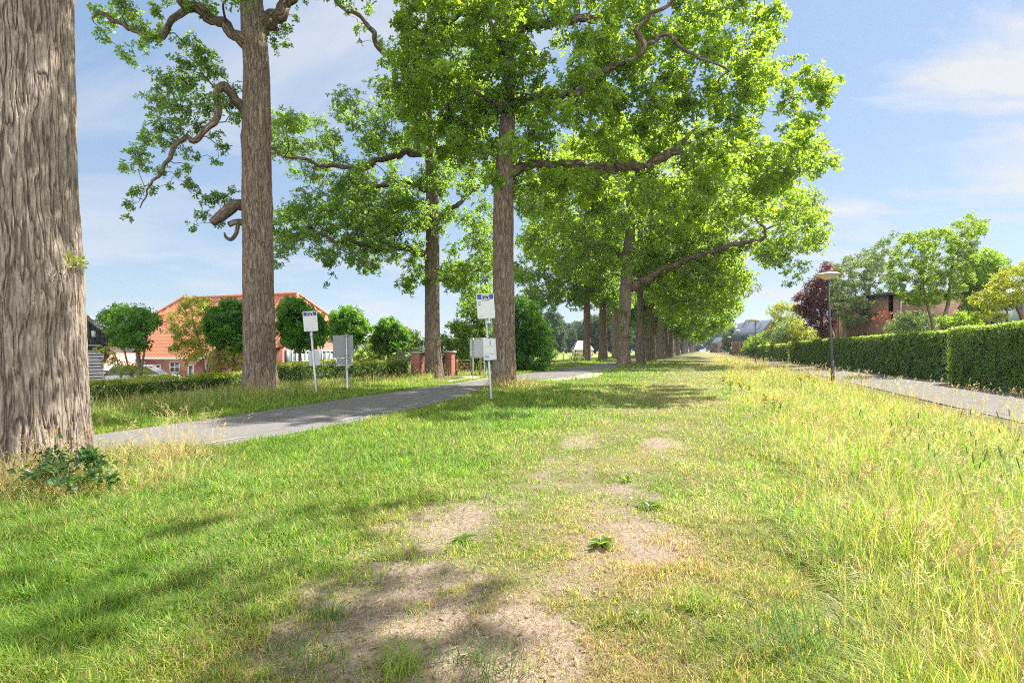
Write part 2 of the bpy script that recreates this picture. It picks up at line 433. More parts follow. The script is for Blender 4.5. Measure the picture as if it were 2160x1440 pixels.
def brick_mat(name, c1, c2, mortar, sx=4.6, rot=0.0):
    m, t = new_mat(name)
    mp = nd(t, 'ShaderNodeMapping'); t.links.new(attr(t, 'uvw').outputs['Vector'], mp.inputs[0])
    b = nd(t, 'ShaderNodeTexBrick'); b.inputs['Scale'].default_value = sx
    b.inputs['Color1'].default_value = (*c1, 1); b.inputs['Color2'].default_value = (*c2, 1); b.inputs['Mortar'].default_value = (*mortar, 1)
    b.inputs['Mortar Size'].default_value = .02; b.inputs['Brick Width'].default_value = 1.0; b.inputs['Row Height'].default_value = .29
    t.links.new(mp.outputs[0], b.inputs['Vector'])
    n = noise(t, 1.2, 4, .6, objco(t))
    c = mixc(t, .5, b.outputs[0], mixc(t, n, tuple(x * .6 for x in c1), tuple(min(1, x * 1.3) for x in c2)), 'MIX')
    out(t, bsdf(t, c, .9, 0, .2, bump(t, b.outputs[1], -.4, .01))); return m

M = {}
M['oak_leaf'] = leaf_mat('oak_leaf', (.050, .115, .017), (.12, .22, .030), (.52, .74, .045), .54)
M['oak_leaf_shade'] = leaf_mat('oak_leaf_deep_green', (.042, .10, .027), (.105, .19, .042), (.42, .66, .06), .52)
M['ball_leaf'] = leaf_mat('glossy_dark_leaf', (.034, .115, .02), (.085, .21, .03), (.28, .56, .04), .45)
M['yellow_leaf'] = leaf_mat('yellow_green_leaf', (.13, .19, .03), (.30, .34, .05), (.56, .60, .05), .45)
M['grey_leaf'] = leaf_mat('grey_green_leaf', (.08, .14, .06), (.22, .28, .14), (.34, .48, .10), .42)
M['mid_leaf'] = leaf_mat('fresh_green_leaf', (.045, .11, .02), (.12, .20, .035), (.42, .60, .05), .5)
M['purple_leaf'] = leaf_mat('purple_leaf', (.06, .025, .032), (.16, .06, .065), (.30, .09, .07), .4)
M['red_leaf'] = leaf_mat('red_leaf', (.16, .03, .015), (.30, .07, .03), (.45, .10, .03), .4)
M['hedge_leaf'] = leaf_mat('hedge_leaf', (.07, .16, .045), (.20, .31, .10), (.48, .64, .06), .40, .27)
M['bramble_leaf'] = leaf_mat('bramble_leaf', (.02, .06, .018), (.05, .12, .03), (.14, .28, .04), .35)
M['hedge_core'] = plain_mat('hedge_core', (.035, .06, .018), .95, 0, .1, .4, 6)
M['far_hazed_leaf'] = leaf_mat('far_hazed_leaf', (.030, .065, .030), (.065, .11, .05), (.12, .2, .06), .35, .7, .05)  # bluish haze of distance is put into this leaf colour
M['grass'] = grass_mat('grass_blade')
M['bark'] = bark_mat('oak_bark', (.12, .09, .07), (.34, .27, .215), geo=.5)
M['limb_bark'] = bark_mat('limb_bark', (.12, .09, .068), (.33, .255, .195), 1.1)
M['bark_near'] = bark_mat('oak_bark_close', (.15, .116, .095), (.37, .305, .26), 1.25, .06, 1.0, .02, geo=.62)
M['bark_thin'] = bark_mat('twig_bark', (.08, .06, .045), (.22, .175, .13), 1.6)
M['cut_wood'] = plain_mat('cut_wood', (.33, .24, .15), .9, 0, .1, .35, 8)
# ------------------------------------------------------------------ ground, road, path
def ground():
    u = np.linspace(-5.7, 5.7, 430); X = 1.0 + 2.7 * np.sinh(u)
    v = np.linspace(-1.9, 5.35, 470); Z = 3.6 + 4.0 * np.sinh(v)
    xx, zz = np.meshgrid(X, Z)
    x, z = xx.ravel(), zz.ravel()
    h = hgt(x, z)
    nx, nz = len(X), len(Z)
    i = np.arange(nz - 1)[:, None] * nx; j = np.arange(nx - 1)[None]
    q = np.stack([i + j, i + j + 1, i + j + nx + 1, i + j + nx], -1).reshape(-1, 4)
    s = lat(x, z)
    strip = sstep(-9.5, -8.5, s) * sstep(7, 6, s)
    far = sstep(40, 110, z) * (1 - strip)
    g = Geo().add(np.stack([x, z, h], 1), q, bare=bare(x, z) * (z < 90), straw=straw(x, z), far=far)
    m, t = new_mat('meadow_soil')
    p = wpos(t)
    n1 = noise(t, 2.5, 8, .65, p); n2 = noise(t, 26, 6, .65, p); n3 = noise(t, .12, 4, .55, p); n4 = noise(t, 140, 3, .6, p)
    sand = mixc(t, n1, (.275, .205, .163), (.39, .30, .245))
    sand = mixc(t, ramp(t, n2, [(.36, (1, 1, 1)), (.52, (0, 0, 0))]), sand, (.17, .12, .085))
    sand = mixc(t, mathn(t, 'MULTIPLY', n4, .35), sand, (.46, .375, .31))
    soil = mixc(t, n2, (.055, .075, .018), (.16, .17, .045))
    thatch = mixc(t, n2, (.19, .14, .075), (.37, .30, .17))
    c = mixc(t, attr(t, 'straw').outputs['Fac'], soil, thatch)
    mead = mixc(t, n3, (.13, .19, .04), (.24, .27, .07))
    c = mixc(t, attr(t, 'far').outputs['Fac'], c, mead)
    bf = mathn(t, 'ADD', attr(t, 'bare').outputs['Fac'], mathn(t, 'MULTIPLY', mathn(t, 'SUBTRACT', n2, .5), .8), True)
    c = mixc(t, bf, c, sand)
    hh = mathn(t, 'ADD', n2, mathn(t, 'MULTIPLY', n4, .5))
    out(t, bsdf(t, c, .95, 0, .1, bump(t, hh, 1.0, .05)))
    tag(g.build('ground', m, smooth=True), kind='structure')
ground()

def ribbon(name, polyL, polyR, z0, z1, lift, mat, nz=200, nx=7, crown=.03, kind='structure', inset=(0, 0)):
    Z = z0 + (z1 - z0) * (np.linspace(0, 1, nz) ** 1.8)
    t = np.linspace(0, 1, nx)
    l = xr(polyL, Z) + inset[0]; r = xr(polyR, Z) - inset[1]
    x = l[:, None] * (1 - t) + r[:, None] * t; z = np.repeat(Z[:, None], nx, 1)
    h = -.015 + lift + crown * (1 - (2 * t - 1) ** 2)[None] + 0 * x
    i = np.arange(nz - 1)[:, None] * nx; j = np.arange(nx - 1)[None]
    q = np.stack([i + j, i + j + 1, i + j + nx + 1, i + j + nx], -1).reshape(-1, 4)
    g = Geo().add(np.stack([x, z, h], -1), q)
    return tag(g.build(name, mat, smooth=True), kind=kind)
def asphalt(name, a, b, stain):
    m, t = new_mat(name); p = wpos(t)
    n1 = noise(t, .5, 6, .6, p); n2 = noise(t, 90, 3, .6, p); n3 = noise(t, 5, 5, .65, p)
    c = mixc(t, n1, a, b)
    c = mixc(t, mathn(t, 'MULTIPLY', ramp(t, n3, [(.5, (0, 0, 0)), (.75, (1, 1, 1))]), .5), c, stain)
    c = mixc(t, n2, mixc(t, .55, c, (.02, .02, .02)), mixc(t, .25, c, (.4, .38, .36)))
    vc = nd(t, 'ShaderNodeTexVoronoi', feature='DISTANCE_TO_EDGE'); vc.inputs['Scale'].default_value = .55
    wv = nd(t, 'ShaderNodeMix', data_type='VECTOR'); wv.inputs[0].default_value = .12; t.links.new(p, wv.inputs[4])
    nz_ = nd(t, 'ShaderNodeTexNoise'); nz_.inputs['Scale'].default_value = 2.5; t.links.new(p, nz_.inputs['Vector']); t.links.new(nz_.outputs[1], wv.inputs[5]); t.links.new(wv.outputs[1], vc.inputs['Vector'])
    c = mixc(t, mathn(t, 'MULTIPLY', ramp(t, vc.outputs['Distance'], [(.0, (1, 1, 1)), (.012, (0, 0, 0))]), mathn(t, 'MULTIPLY', n1, .9)), c, (.03, .03, .028))
    out(t, bsdf(t, c, .95, 0, .06, bump(t, n2, .3, .008))); return m
M['road'] = asphalt('asphalt', (.118, .112, .118), (.165, .157, .158), (.19, .17, .145))
M['path'] = asphalt('path_asphalt', (.105, .098, .10), (.155, .144, .142), (.19, .165, .135))
ribbon('road', ROAD_L, ROAD_R, -12, 420, .022, M['road'])
ribbon('path', PATH_L, PATH_R, -8, 420, .022, M['path'], inset=(0, 0))

m, t = new_mat('road_paint')
p = wpos(t)
n = noise(t, 18, 5, .7, p)
out(t, bsdf(t, mixc(t, ramp(t, n, [(.42, (0, 0, 0)), (.62, (1, 1, 1))]), (.17, .16, .155), (.42, .41, .40)), .8, 0, .2))
M['paint'] = m
def dash_strip(name, spans, off, width, side):
    g = Geo()
    for (a, b) in spans:
        Z = np.linspace(a, b, 8)
        e = (xr(ROAD_R, Z) - off) if side == 'r' else (xr(ROAD_L, Z) + off)
        w = (xr(ROAD_R, Z) - xr(ROAD_L, Z)); tt = (off / w)
        h = -.015 + .022 + .03 * (1 - (2 * tt - 1) ** 2) + .006
        l = np.stack([e - width / 2, Z, h], 1); r = np.stack([e + width / 2, Z, h], 1)
        v = np.stack([l, r], 1).reshape(-1, 3); i = np.arange(7)[:, None] * 2
        g.add(v, np.concatenate([i, i + 1, i + 3, i + 2], 1))
    tag(g.build(name, M['paint']), kind='structure')
dash_strip('road_marking', [(8.6, 9.6), (11.6, 12.7), (14.7, 15.8), (33, 34.4)], .40, .085, 'r')
dash_strip('road_marking', [(12.6, 13.6), (16.6, 17.6), (20.6, 21.6), (26, 27.2)], .40, .06, 'l')

# pale block paving on the road's shoulder and the entrance by the gate
def paving(name, L, R, z0, z1, lift, c1, c2):
    m, t = new_mat(name + '_blocks')
    b = nd(t, 'ShaderNodeTexBrick'); b.inputs['Scale'].default_value = 1.0; t.links.new(wpos(t), b.inputs['Vector'])
    b.inputs['Color1'].default_value = (*c1, 1); b.inputs['Color2'].default_value = (*c2, 1); b.inputs['Mortar'].default_value = (.10, .09, .07, 1)
    b.inputs['Mortar Size'].default_value = .035; b.inputs['Brick Width'].default_value = .42; b.inputs['Row Height'].default_value = .42
    c = mixc(t, mathn(t, 'MULTIPLY', noise(t, 3, 5, .6, wpos(t)), .6), b.outputs[0], (.35, .30, .23))
    out(t, bsdf(t, c, .9, 0, .2))
    return ribbon(name, np.array(L), np.array(R), z0, z1, lift, m, nz=20, nx=3, crown=0)
paving('paved_shoulder', [(26, .9), (28, 1.3), (31, 3.3), (36, 4.9)], [(26, 1.0), (28, 2.9), (31, 4.6), (36, 5.8)], 26.2, 36, .03, (.50, .46, .40), (.40, .36, .32))
paving('driveway', [(26.3, -3.2), (29, -2.9), (33, -4.2)], [(26.3, -1.9), (29, -1.1), (33, -2.4)], 26.3, 33, .025, (.40, .33, .27), (.33, .27, .22))

# ------------------------------------------------------------------ grass
G1, G2, G3, ST, ST2 = [np.array(c) for c in ((.085, .185, .026), (.175, .285, .042), (.27, .335, .055), (.42, .35, .18), (.29, .22, .12))]
def zsample(rng, n, z0, z1, a):
    u = rng.uniform(0, 1, n); e = 1 - a
    return (z0 ** e + u * (z1 ** e - z0 ** e)) ** (1 / e)
TREEBASE = [(-5.75, 6.7), (-8.8, 19.9), (-4.12, 30), (-.34, 23.4), (10.6, 54), (8.6, 66), (12.1, 75), (13.0, 60)]
TUFTS = [(-.2, 22.6, .6, .30), (.7, 22.9, .8, .30), (-.75, 21.9, .5, .25), (-5.0, 5.95, .75, .36), (-5.6, 5.7, .6, .4), (-5.55, 7.6, 1.0, .30), (-4.35, 7.3, .55, .30), (-3.9, 6.5, .6, .18)]
def near_base(x, z):
    m = np.zeros_like(x)
    for (a, b) in TREEBASE: m = np.maximum(m, np.exp(-((x - a) ** 2 + (z - b) ** 2) / 1.3 ** 2))
    return m
def colors(rng, x, z, dry, lush):
    n = len(x)
    f = rng.uniform(0, 1, n)[:, None]
    c = G1 * (1 - f) + G2 * f
    c = np.where(rng.uniform(0, 1, n)[:, None] < .3 * (1 - lush)[:, None] + .08, G3, c)
    isdry = rng.uniform(0, 1, n) < dry
    k = rng.uniform(0, 1, n)[:, None]
    c = np.where(isdry[:, None], ST * k + ST2 * (1 - k), c)
    return c * rng.uniform(.55, 1.35, n)[:, None] * (.72 + .56 * fbm(x * 1.1, z * 1.1, 0, 71, 4, .6))[:, None] * np.stack([.85 + .35 * fbm(x * .5, z * .5, 0, 72, 2), np.ones(n), np.ones(n)], 1)

def short_grass():
    rng = np.random.default_rng(1)
    g = Geo()
    n = 860000
    z = zsample(rng, n, 1.9, 75, 1.55); x = rng.uniform(-1, 1, n) * (.93 * z + .8)
    s = lat(x, z)
    edge = np.minimum(.05 + .06 * z, .6) + .8 * (fbm(x * .7, z * .7, 0, 31, 3) - .5) * 2
    keep = (x > xr(ROAD_R, z) + .04 + .25 * (fbm(x * 3, z * 3, 0, 8, 2) - .35)) & (s < edge + .6)
    b = bare(x, z)
    clumpy = fbm(x * 5.5, z * 5.5, 0, 41, 3, .6)
    # tufts stand out of the bare ground
    keep &= rng.uniform(0, 1, n) < 1 - .4 * np.exp(-((s + 1.4) / 1.5) ** 2)
    keep &= rng.uniform(0, 1, n) < np.clip(1.05 - b * 1.2 + (clumpy > .57) * .42 * (b > .3), .20, 1)
    x, z, s, b, cl = x[keep], z[keep], s[keep], b[keep], clumpy[keep]
    n = len(x)
    dry = straw(x, z)
    lush = sstep(-1.5, -4.5, s)
    tb = near_base(x, z)
    tf = np.zeros(n)
    for (a, c, r, hh) in TUFTS: tf = np.maximum(tf, hh / .30 * np.exp(-((x - a) ** 2 + (z - c) ** 2) / r ** 2))
    h = (.028 + .05 * rng.uniform(0, 1, n) ** 1.5) * (.7 + .9 * cl) + .075 * lush * rng.uniform(.2, 1, n) * (.4 + cl) + .03 * (cl > .62)
    h = h + tb * rng.uniform(0, .28, n) * (z > 15) + tf * rng.uniform(.02, .40, n)
    worn = np.exp(-((s + 1.35) / 1.4) ** 2) * sstep(15, 7, z)
    h = h * (1 + .012 * z) * (1 - .42 * worn)
    w = .0020 + .00075 * z + .0012 * rng.uniform(0, 1, n) + .002 * lush
    bend = rng.uniform(.2, 1.3, n)
    dry = np.clip(dry * (1 - .55 * lush) * (1 - .4 * sstep(5, 9, z)) + .75 * tf + .3 * tb * (z > 12) + .05 * b, 0, .93)
    col = colors(rng, x, z, dry, lush)
    add_blades(g, rng, np.stack([x, z, hgt(x, z) - .006], 1), h, w, bend, col, 2)
    tag(g.build('short_grass', M['grass']), kind='stuff')
short_grass()

def add_heads(g, rng, T, dr, ln, wd, col, k):
    """feathery seed heads hanging on past the stalk tips T"""
    n = len(T)
    for j in range(k):
        f = (j + .5) / k
        c = T + dr * (ln * f * .55)[:, None] + np.stack([0 * ln, 0 * ln, ln * (f * .75 - .35)], 1)
        d = unit(dr * .7 + np.array([0, 0, .6]) + rng.normal(size=(n, 3)) * .55)
        nn = rnd_dir(rng, n)
        L = ln * rng.uniform(.28, .5, n) * (1.15 - .6 * f) if k > 1 else ln
        S = unit(np.cross(d, nn))
        v = np.stack([c, c + d * (L * .5)[:, None] + S * (wd * .5)[:, None], c + d * L[:, None], c + d * (L * .5)[:, None] - S * (wd * .5)[:, None]], 1).reshape(-1, 3)
        i = np.arange(n)[:, None] * 4
        cc = np.concatenate([col * rng.uniform(.8, 1.2, (n, 1)), np.ones((n, 1))], 1)
        g.add(v, i + [0, 1, 2, 3], None, col=np.repeat(cc, 4, 0))
HEAD1, HEAD2, HEAD3 = np.array((.42, .33, .20)), np.array((.33, .22, .14)), np.array((.34, .36, .18))

def long_grass():
    rng = np.random.default_rng(2)
    g = Geo()
    n = 640000
    z = zsample(rng, n, 1.7, 130, 1.5); x = rng.uniform(-.35, 1, n) * (.95 * z + 1.0)
    s = lat(x, z)
    e0 = np.minimum(.0 + .06 * z, .75) + .9 * (fbm(x * .6, z * .6, 0, 31, 3) - .5) * 2
    e1 = 5.6 + .5 * (fbm(x * .9, z * .9, 0, 33, 2) - .5) * 2
    keep = (s > e0) & (s < e1) & (rng.uniform(0, 1, n) < np.clip((s - e0) / .9 + .35, 0, 1))
    x, z, s = x[keep], z[keep], s[keep]; n = len(x)
    inner = sstep(.05, 1.7, s - np.minimum(.05 * z, .5)) * sstep(6.0, 4.0, s)
    pat = fbm(x * .9, z * .9, 0, 51, 3)
    h = .09 + .05 * rng.uniform(0, 1, n) + inner * (.14 + .40 * rng.uniform(0, 1, n) ** 1.3) * (.5 + .95 * pat)
    h = h * (1 + .002 * z)
    w = .0024 + .00075 * z + .003 * rng.uniform(0, 1, n)
    bend = rng.uniform(.15, 1.5, n) ** 1.15
    dry = np.clip(.17 + .55 * straw(x, z) * (1 - .45 * inner) + .30 * sstep(4.2, 6.2, s) + .35 * sstep(25, 60, z) - .12 * (pat > .5), 0, .9)
    col = colors(rng, x, z, dry, .25 + 0 * x)
    yg = rng.uniform(0, 1, n) < .45
    col = np.where((yg & (col[:, 1] > col[:, 0] * 1.15))[:, None], col * np.array([1.36, 1.13, 1.05]), col)
    near = z < 9
    for mk, sg in ((near, 4), (~near, 2)):
        add_blades(g, rng, np.stack([x, z, hgt(x, z) - .01], 1)[mk], h[mk], w[mk], bend[mk], col[mk], sg)
    # flowering stalks with seed heads
    def stalks(n, z0, z1, hlo, hhi, k, lo=.4, hi=6.6, pal=(HEAD1, HEAD2, HEAD3), a=1.5, wd=.0045):
        z = zsample(rng, n, z0, z1, a); s = rng.uniform(lo, hi, n); x = s + .345 * z
        ok = np.abs(x) < .95 * z + .5
        x, z = x[ok], z[ok]; n = len(x)
        h = rng.uniform(hlo, hhi, n); bend = rng.uniform(.08, .5, n)
        kk = rng.integers(0, len(pal), n); hc = np.array(pal)[kk]
        col = np.where(rng.uniform(0, 1, n)[:, None] < .55, np.array((.24, .26, .07)), np.array((.42, .30, .12))) * rng.uniform(.8, 1.2, (n, 1))
        T, dr = add_blades(g, rng, np.stack([x, z, hgt(x, z)], 1), h, .0022 + .00042 * z, bend, col, 4, az=rng.normal(.4, 1.1, n))
        add_heads(g, rng, T, dr, rng.uniform(.07, .15, n) * (1 + .01 * z), (wd + .0006 * z) * np.ones(n), hc, k)
    stalks(950, 1.9, 9, .45, .95, 20, .9, wd=.0028)
    stalks(1200, 7, 30, .4, .8, 6, 1.2, pal=(HEAD1, HEAD2, HEAD3), wd=.0045)
    stalks(1300, 22, 120, .4, .75, 2, 1.2, pal=(HEAD1, HEAD1, HEAD2), wd=.008)
    stalks(150, 10, 60, .5, .9, 6, 4.6, 6.2, pal=(HEAD1, HEAD2), wd=.004)
    # stiff dark cat's-tail spikes
    n = 110
    z = zsample(rng, n, 3.4, 10, 1.4); x = rng.uniform(2.2, 6.2, n) + .345 * z
    h = rng.uniform(.5, .8, n); P = np.stack([x, z, hgt(x, z)], 1)
    T, dr = add_blades(g, rng, P, h, .003 + .0004 * z, rng.uniform(.05, .3, n), np.tile((.10, .17, .05), (n, 1)), 3)
    for i in range(n):
        d = unit(np.array([dr[i, 0] * .25, dr[i, 1] * .25, 1.0])); ln = rng.uniform(.07, .13); r = .004 + .0004 * z[i]
        A = unit(np.cross(d, (1, 0, 0))); B = np.cross(d, A)
        ring = [T[i] + d * ln * (f - .35) + (A * math.cos(q * 1.257) + B * math.sin(q * 1.257)) * r * e for f, e in ((0, .5), (.15, 1), (.85, .95), (1, .3)) for q in range(5)]
        qd = [(a * 5 + q, a * 5 + (q + 1) % 5, a * 5 + 5 + (q + 1) % 5, a * 5 + 5 + q) for a in range(3) for q in range(5)]
        g.add(ring, qd, col=np.tile((.12, .19, .08, 1), (20, 1)))
    tag(g.build('long_grass', M['grass']), kind='stuff')
long_grass()

def verge_grass():
    rng = np.random.default_rng(3)
    g = Geo()
    n = 150000
    z = zsample(rng, n, 8.5, 80, 1.5); x = xr(ROAD_L, z) - rng.uniform(-.05, 1, n) ** 1.0 * (6.5)
    s = lat(x, z); d = xr(ROAD_L, z) - x
    keep = (d > .02 + .15 * (fbm(x * 3, z * 3, 0, 8, 2) - .3)) & ((d < 5.6) | (z > 33)) & (np.abs(x) < .95 * z + 1)
    keep &= ~((z > 26) & (z < 33.2) & (x > -4.0 + .0 * z) & (x < -1.0) & (d > .5))
    x, z, d = x[keep], z[keep], d[keep]; n = len(x)
    tb = near_base(x, z)
    pat = fbm(x * .9, z * .9, 0, 61, 3)
    h = (.07 + .10 * rng.uniform(0, 1, n)) + sstep(.9, 2.6, d) * rng.uniform(.02, .30, n) * (.4 + pat) + tb * rng.uniform(0, .3, n)
    w = .003 + .0009 * z
    dry = np.clip(.04 + .28 * sstep(1.2, 2.8, d) * pat * 1.5 + .3 * tb, 0, .7)
    add_blades(g, rng, np.stack([x, z, hgt(x, z) - .01], 1), h, w, rng.uniform(.15, 1.0, n), colors(rng, x, z, dry, .6 * np.ones(n)), 2)
    n = 700
    z = zsample(rng, n, 9.5, 40, 1.5); d = rng.uniform(1.0, 4.2, n); x = xr(ROAD_L, z) - d
    T, dr = add_blades(g, rng, np.stack([x, z, hgt(x, z)], 1), rng.uniform(.4, .8, n), .003 + .0005 * z, rng.uniform(.1, .5, n), np.tile((.38, .31, .14), (n, 1)), 3)
    add_heads(g, rng, T, dr, rng.uniform(.1, .18, n), .010 * np.ones(n), np.tile(HEAD1, (n, 1)), 4)
    tag(g.build('verge_grass', M['grass']), kind='stuff')
verge_grass()

def dry_tuft(name, label, spots, n, seed):
    rng = np.random.default_rng(seed); g = Geo()
    c = np.array(spots); k = rng.integers(0, len(c), n)
    x = c[k, 0] + rng.normal(0, 1, n) * c[k, 2]; z = c[k, 1] + rng.normal(0, 1, n) * c[k, 2]
    h = rng.uniform(.35, 1.0, n) * c[k, 3]
    T, dr = add_blades(g, rng, np.stack([x, z, hgt(x, z)], 1), h, .0026 + .0003 * z, rng.uniform(.05, .55, n), np.array((.50, .39, .2)) * rng.uniform(.7, 1.15, (n, 1)), 4)
    add_heads(g, rng, T, dr, rng.uniform(.10, .2, n), .006 * np.ones(n), np.tile(HEAD1, (n, 1)), 9)
    tag(g.build(name, M['grass']), kind='stuff')
dry_tuft('dry_stalk_grass', '', [(-4.35, 7.5, .22, .85), (-4.55, 7.9, .35, .75), (-4.95, 6.0, .35, .6), (-5.2, 5.7, .4, .7), (-4.3, 6.5, .4, .5), (.45, 22.6, .7, .6), (-.5, 22.3, .5, .7)], 460, 4)

def litter():
    rng = np.random.default_rng(9); g = Geo()
    n = 3600
    z = zsample(rng, n, 2.2, 14, 1.6); x = rng.uniform(-1, .35, n) * (.92 * z) + .35 * z * .3
    k = (x > xr(ROAD_R, z) - .4) & (lat(x, z) < 1.4)
    x, z = x[k], z[k]; n = len(x)
    P = np.stack([x, z, hgt(x, z) + .008], 1)
    D = rnd_dir(rng, n) * np.array([1, 1, .25]); Nn = np.array([0, 0, 1.]) + rng.normal(size=(n, 3)) * .35
    add_leaves(g, P, D, Nn, rng.uniform(.1, 1, n) ** 2 * .05 + .006, rng.uniform(.1, 1, n) ** 1.6 * .02 + .003, rng.uniform(0, 1, n) ** 1.8, droop=-.1)
    m, t = new_mat('dead_leaf')
    out(t, bsdf(t, mixc(t, attr(t, 'tint').outputs['Fac'], (.10, .06, .035), (.40, .29, .17)), .85, 0, .2))
    tag(g.build('fallen_leaves', m), kind='stuff')
litter()
# ------------------------------------------------------------------ trees
def inside(poly, x, y):
    poly = np.asarray(poly, float); r = np.zeros(len(x), bool); j = len(poly) - 1
    for i in range(len(poly)):
        xi, yi = poly[i]; xj, yj = poly[j]
        c = ((yi > y) != (yj > y)) & (x < (xj - xi) * (y - yi) / (yj - yi + 1e-12) + xi)
        r ^= c; j = i
    return r
def clumps_in(rng, poly, d0, spread, spacing, r0, r1, tries=5000, most=400, bend=None):
    """foliage clumps through the depth of a crown whose outline is known"""
    poly = np.asarray(poly, float); lo, hi = poly.min(0), poly.max(0)
    px = rng.uniform(lo[0], hi[0], tries); py = rng.uniform(lo[1], hi[1], tries)
    ok = inside(poly, px, py); px, py = px[ok], py[ok]
    cen = poly.mean(0); half = (hi - lo) / 2
    q = np.clip(1 - ((px - cen[0]) / half[0]) ** 2 * .75, .15, 1) ** .5
    d = d0 + np.clip(rng.normal(0, .5, len(px)), -1, 1) * spread * q
    C = np.stack([(px - CX) / FPX * d, d, CAM_H + (HZ - py) / FPX * d], 1)
    R = rng.uniform(r0, r1, len(px))
    keep = []; K = np.zeros((0, 3))
    for i in range(len(C)):
        if len(keep) >= most: break
        if len(K) and np.min(np.sum((K - C[i]) ** 2, 1)) < spacing ** 2: continue
        keep.append(i); K = np.vstack([K, C[i]])
    return [(C[i], R[i]) for i in keep]
def clear_limbs(cl, limbs, d, tol=.45):
    P = np.vstack([smooth_path([W(a, b, d + o) for (a, b, w_, o) in lb], [1] * len(lb), .3)[0] for lb in limbs])
    ps = P[:, [0, 2]] / P[:, 1:2]
    out_ = []
    for c, r in cl:
        q = np.array([c[0], c[2] - CAM_H]) / c[1]; pp = np.stack([ps[:, 0], (P[:, 2] - CAM_H) / P[:, 1]], 1)
        dist = np.linalg.norm(pp - q, axis=1) * c[1]
        j = int(np.argmin(dist))
        if dist[j] < tol + r * .35 and c[1] < P[j, 1] + .5: continue
        out_.append((c, r))
    return out_
def clumps_px(rng, spots, d0, spread):
    o = []
    for (px, py, rp) in spots:
        d = d0 + rng.uniform(-1, 1) * spread
        o.append((W(px, py, d), rp / FPX * d))
    return o

def add_twigs(geo, A, B, ra, rb, rng):
    n = len(A)
    if n == 0: return
    d = unit(B - A); s = unit(np.cross(d, rnd_dir(rng, n))); u = np.cross(d, s)
    mid = (A + B) / 2 + s * (np.linalg.norm(B - A, axis=1) * rng.uniform(-.12, .12, n))[:, None]
    rings = []
    for c, r in ((A, ra), (mid, (ra + rb) / 2), (B, rb)):
        for k in range(3):
            a = k * 2.094
            rings.append(c + (s * math.cos(a) + u * math.sin(a)) * np.broadcast_to(r, n)[:, None])
    v = np.stack(rings, 1).reshape(-1, 3)
    i = np.arange(n)[:, None] * 9
    q = np.concatenate([i + [a * 3 + k, a * 3 + (k + 1) % 3, a * 3 + 3 + (k + 1) % 3, a * 3 + 3 + k] for a in range(2) for k in range(3)], 1).reshape(-1, 4)
    geo.add(v, q, bark=v * .6)

def grow(rng, clumps, sk, sr, leaf, twig, dens, L, Wd, k=8, flat=.8, reach=None, rmin=.012, twp=.5, up=.5):
    """connects every clump to the nearest wood and fills it with leaf sprays"""
    sk = np.asarray(sk, float); sr = np.asarray(sr, float)
    order = sorted(range(len(clumps)), key=lambda i: np.min(np.sum((sk - clumps[i][0]) ** 2, 1)))
    for i in order:
        c, r = clumps[i]
        dv = sk - c; dist = np.linalg.norm(dv, axis=1) + np.maximum(dv[:, 2], 0) * .35
        j = int(np.argmin(dist)); p = sk[j]; dd = np.linalg.norm(c - p)
        if dd > .05:
            r0 = min(sr[j] * .62, rmin * .9 + .011 * dd + .008 * r); r0 = max(r0, rmin)
            side = rnd_dir(rng, 1)[0] * dd * .14
            mid1 = p * .66 + c * .34 + side + np.array([0, 0, .06 * dd]); mid2 = p * .3 + c * .7 - side * .6 + np.array([0, 0, .05 * dd])
            P, R = smooth_path([p, mid1, mid2, c], [r0, r0 * .8, r0 * .6, max(r0 * .35, .006)], max(.25, dd / 7))
            tube(twig, P, R, 5, 0, cap=False)
            sk = np.vstack([sk, P[2:]]); sr = np.concatenate([sr, R[2:]])
        n = max(4, int(dens * r * r))
        dirs = rnd_dir(rng, n)
        pos = c + dirs * (r * rng.uniform(.08, 1, n) ** .55)[:, None] * np.array([1, 1, flat]) * rng.uniform(.8, 1.15, (n, 1))
        axis = dirs * .8 + np.array([0, 0, up]) + rng.normal(size=(n, 3)) * .35
        tint = np.clip(rng.uniform(.2, .8) + rng.normal(0, .12, n), 0, 1)
        rosettes(leaf, rng, pos, axis, k, L, Wd, tint)
        tw = rng.uniform(0, 1, n) < twp
        st = c + (pos[tw] - c) * rng.uniform(0, .35, (tw.sum(), 1)) + rng.normal(size=(tw.sum(), 3)) * r * .06
        add_twigs(twig, st, pos[tw], .006 + .004 * r, .0035, rng)
    return sk, sr

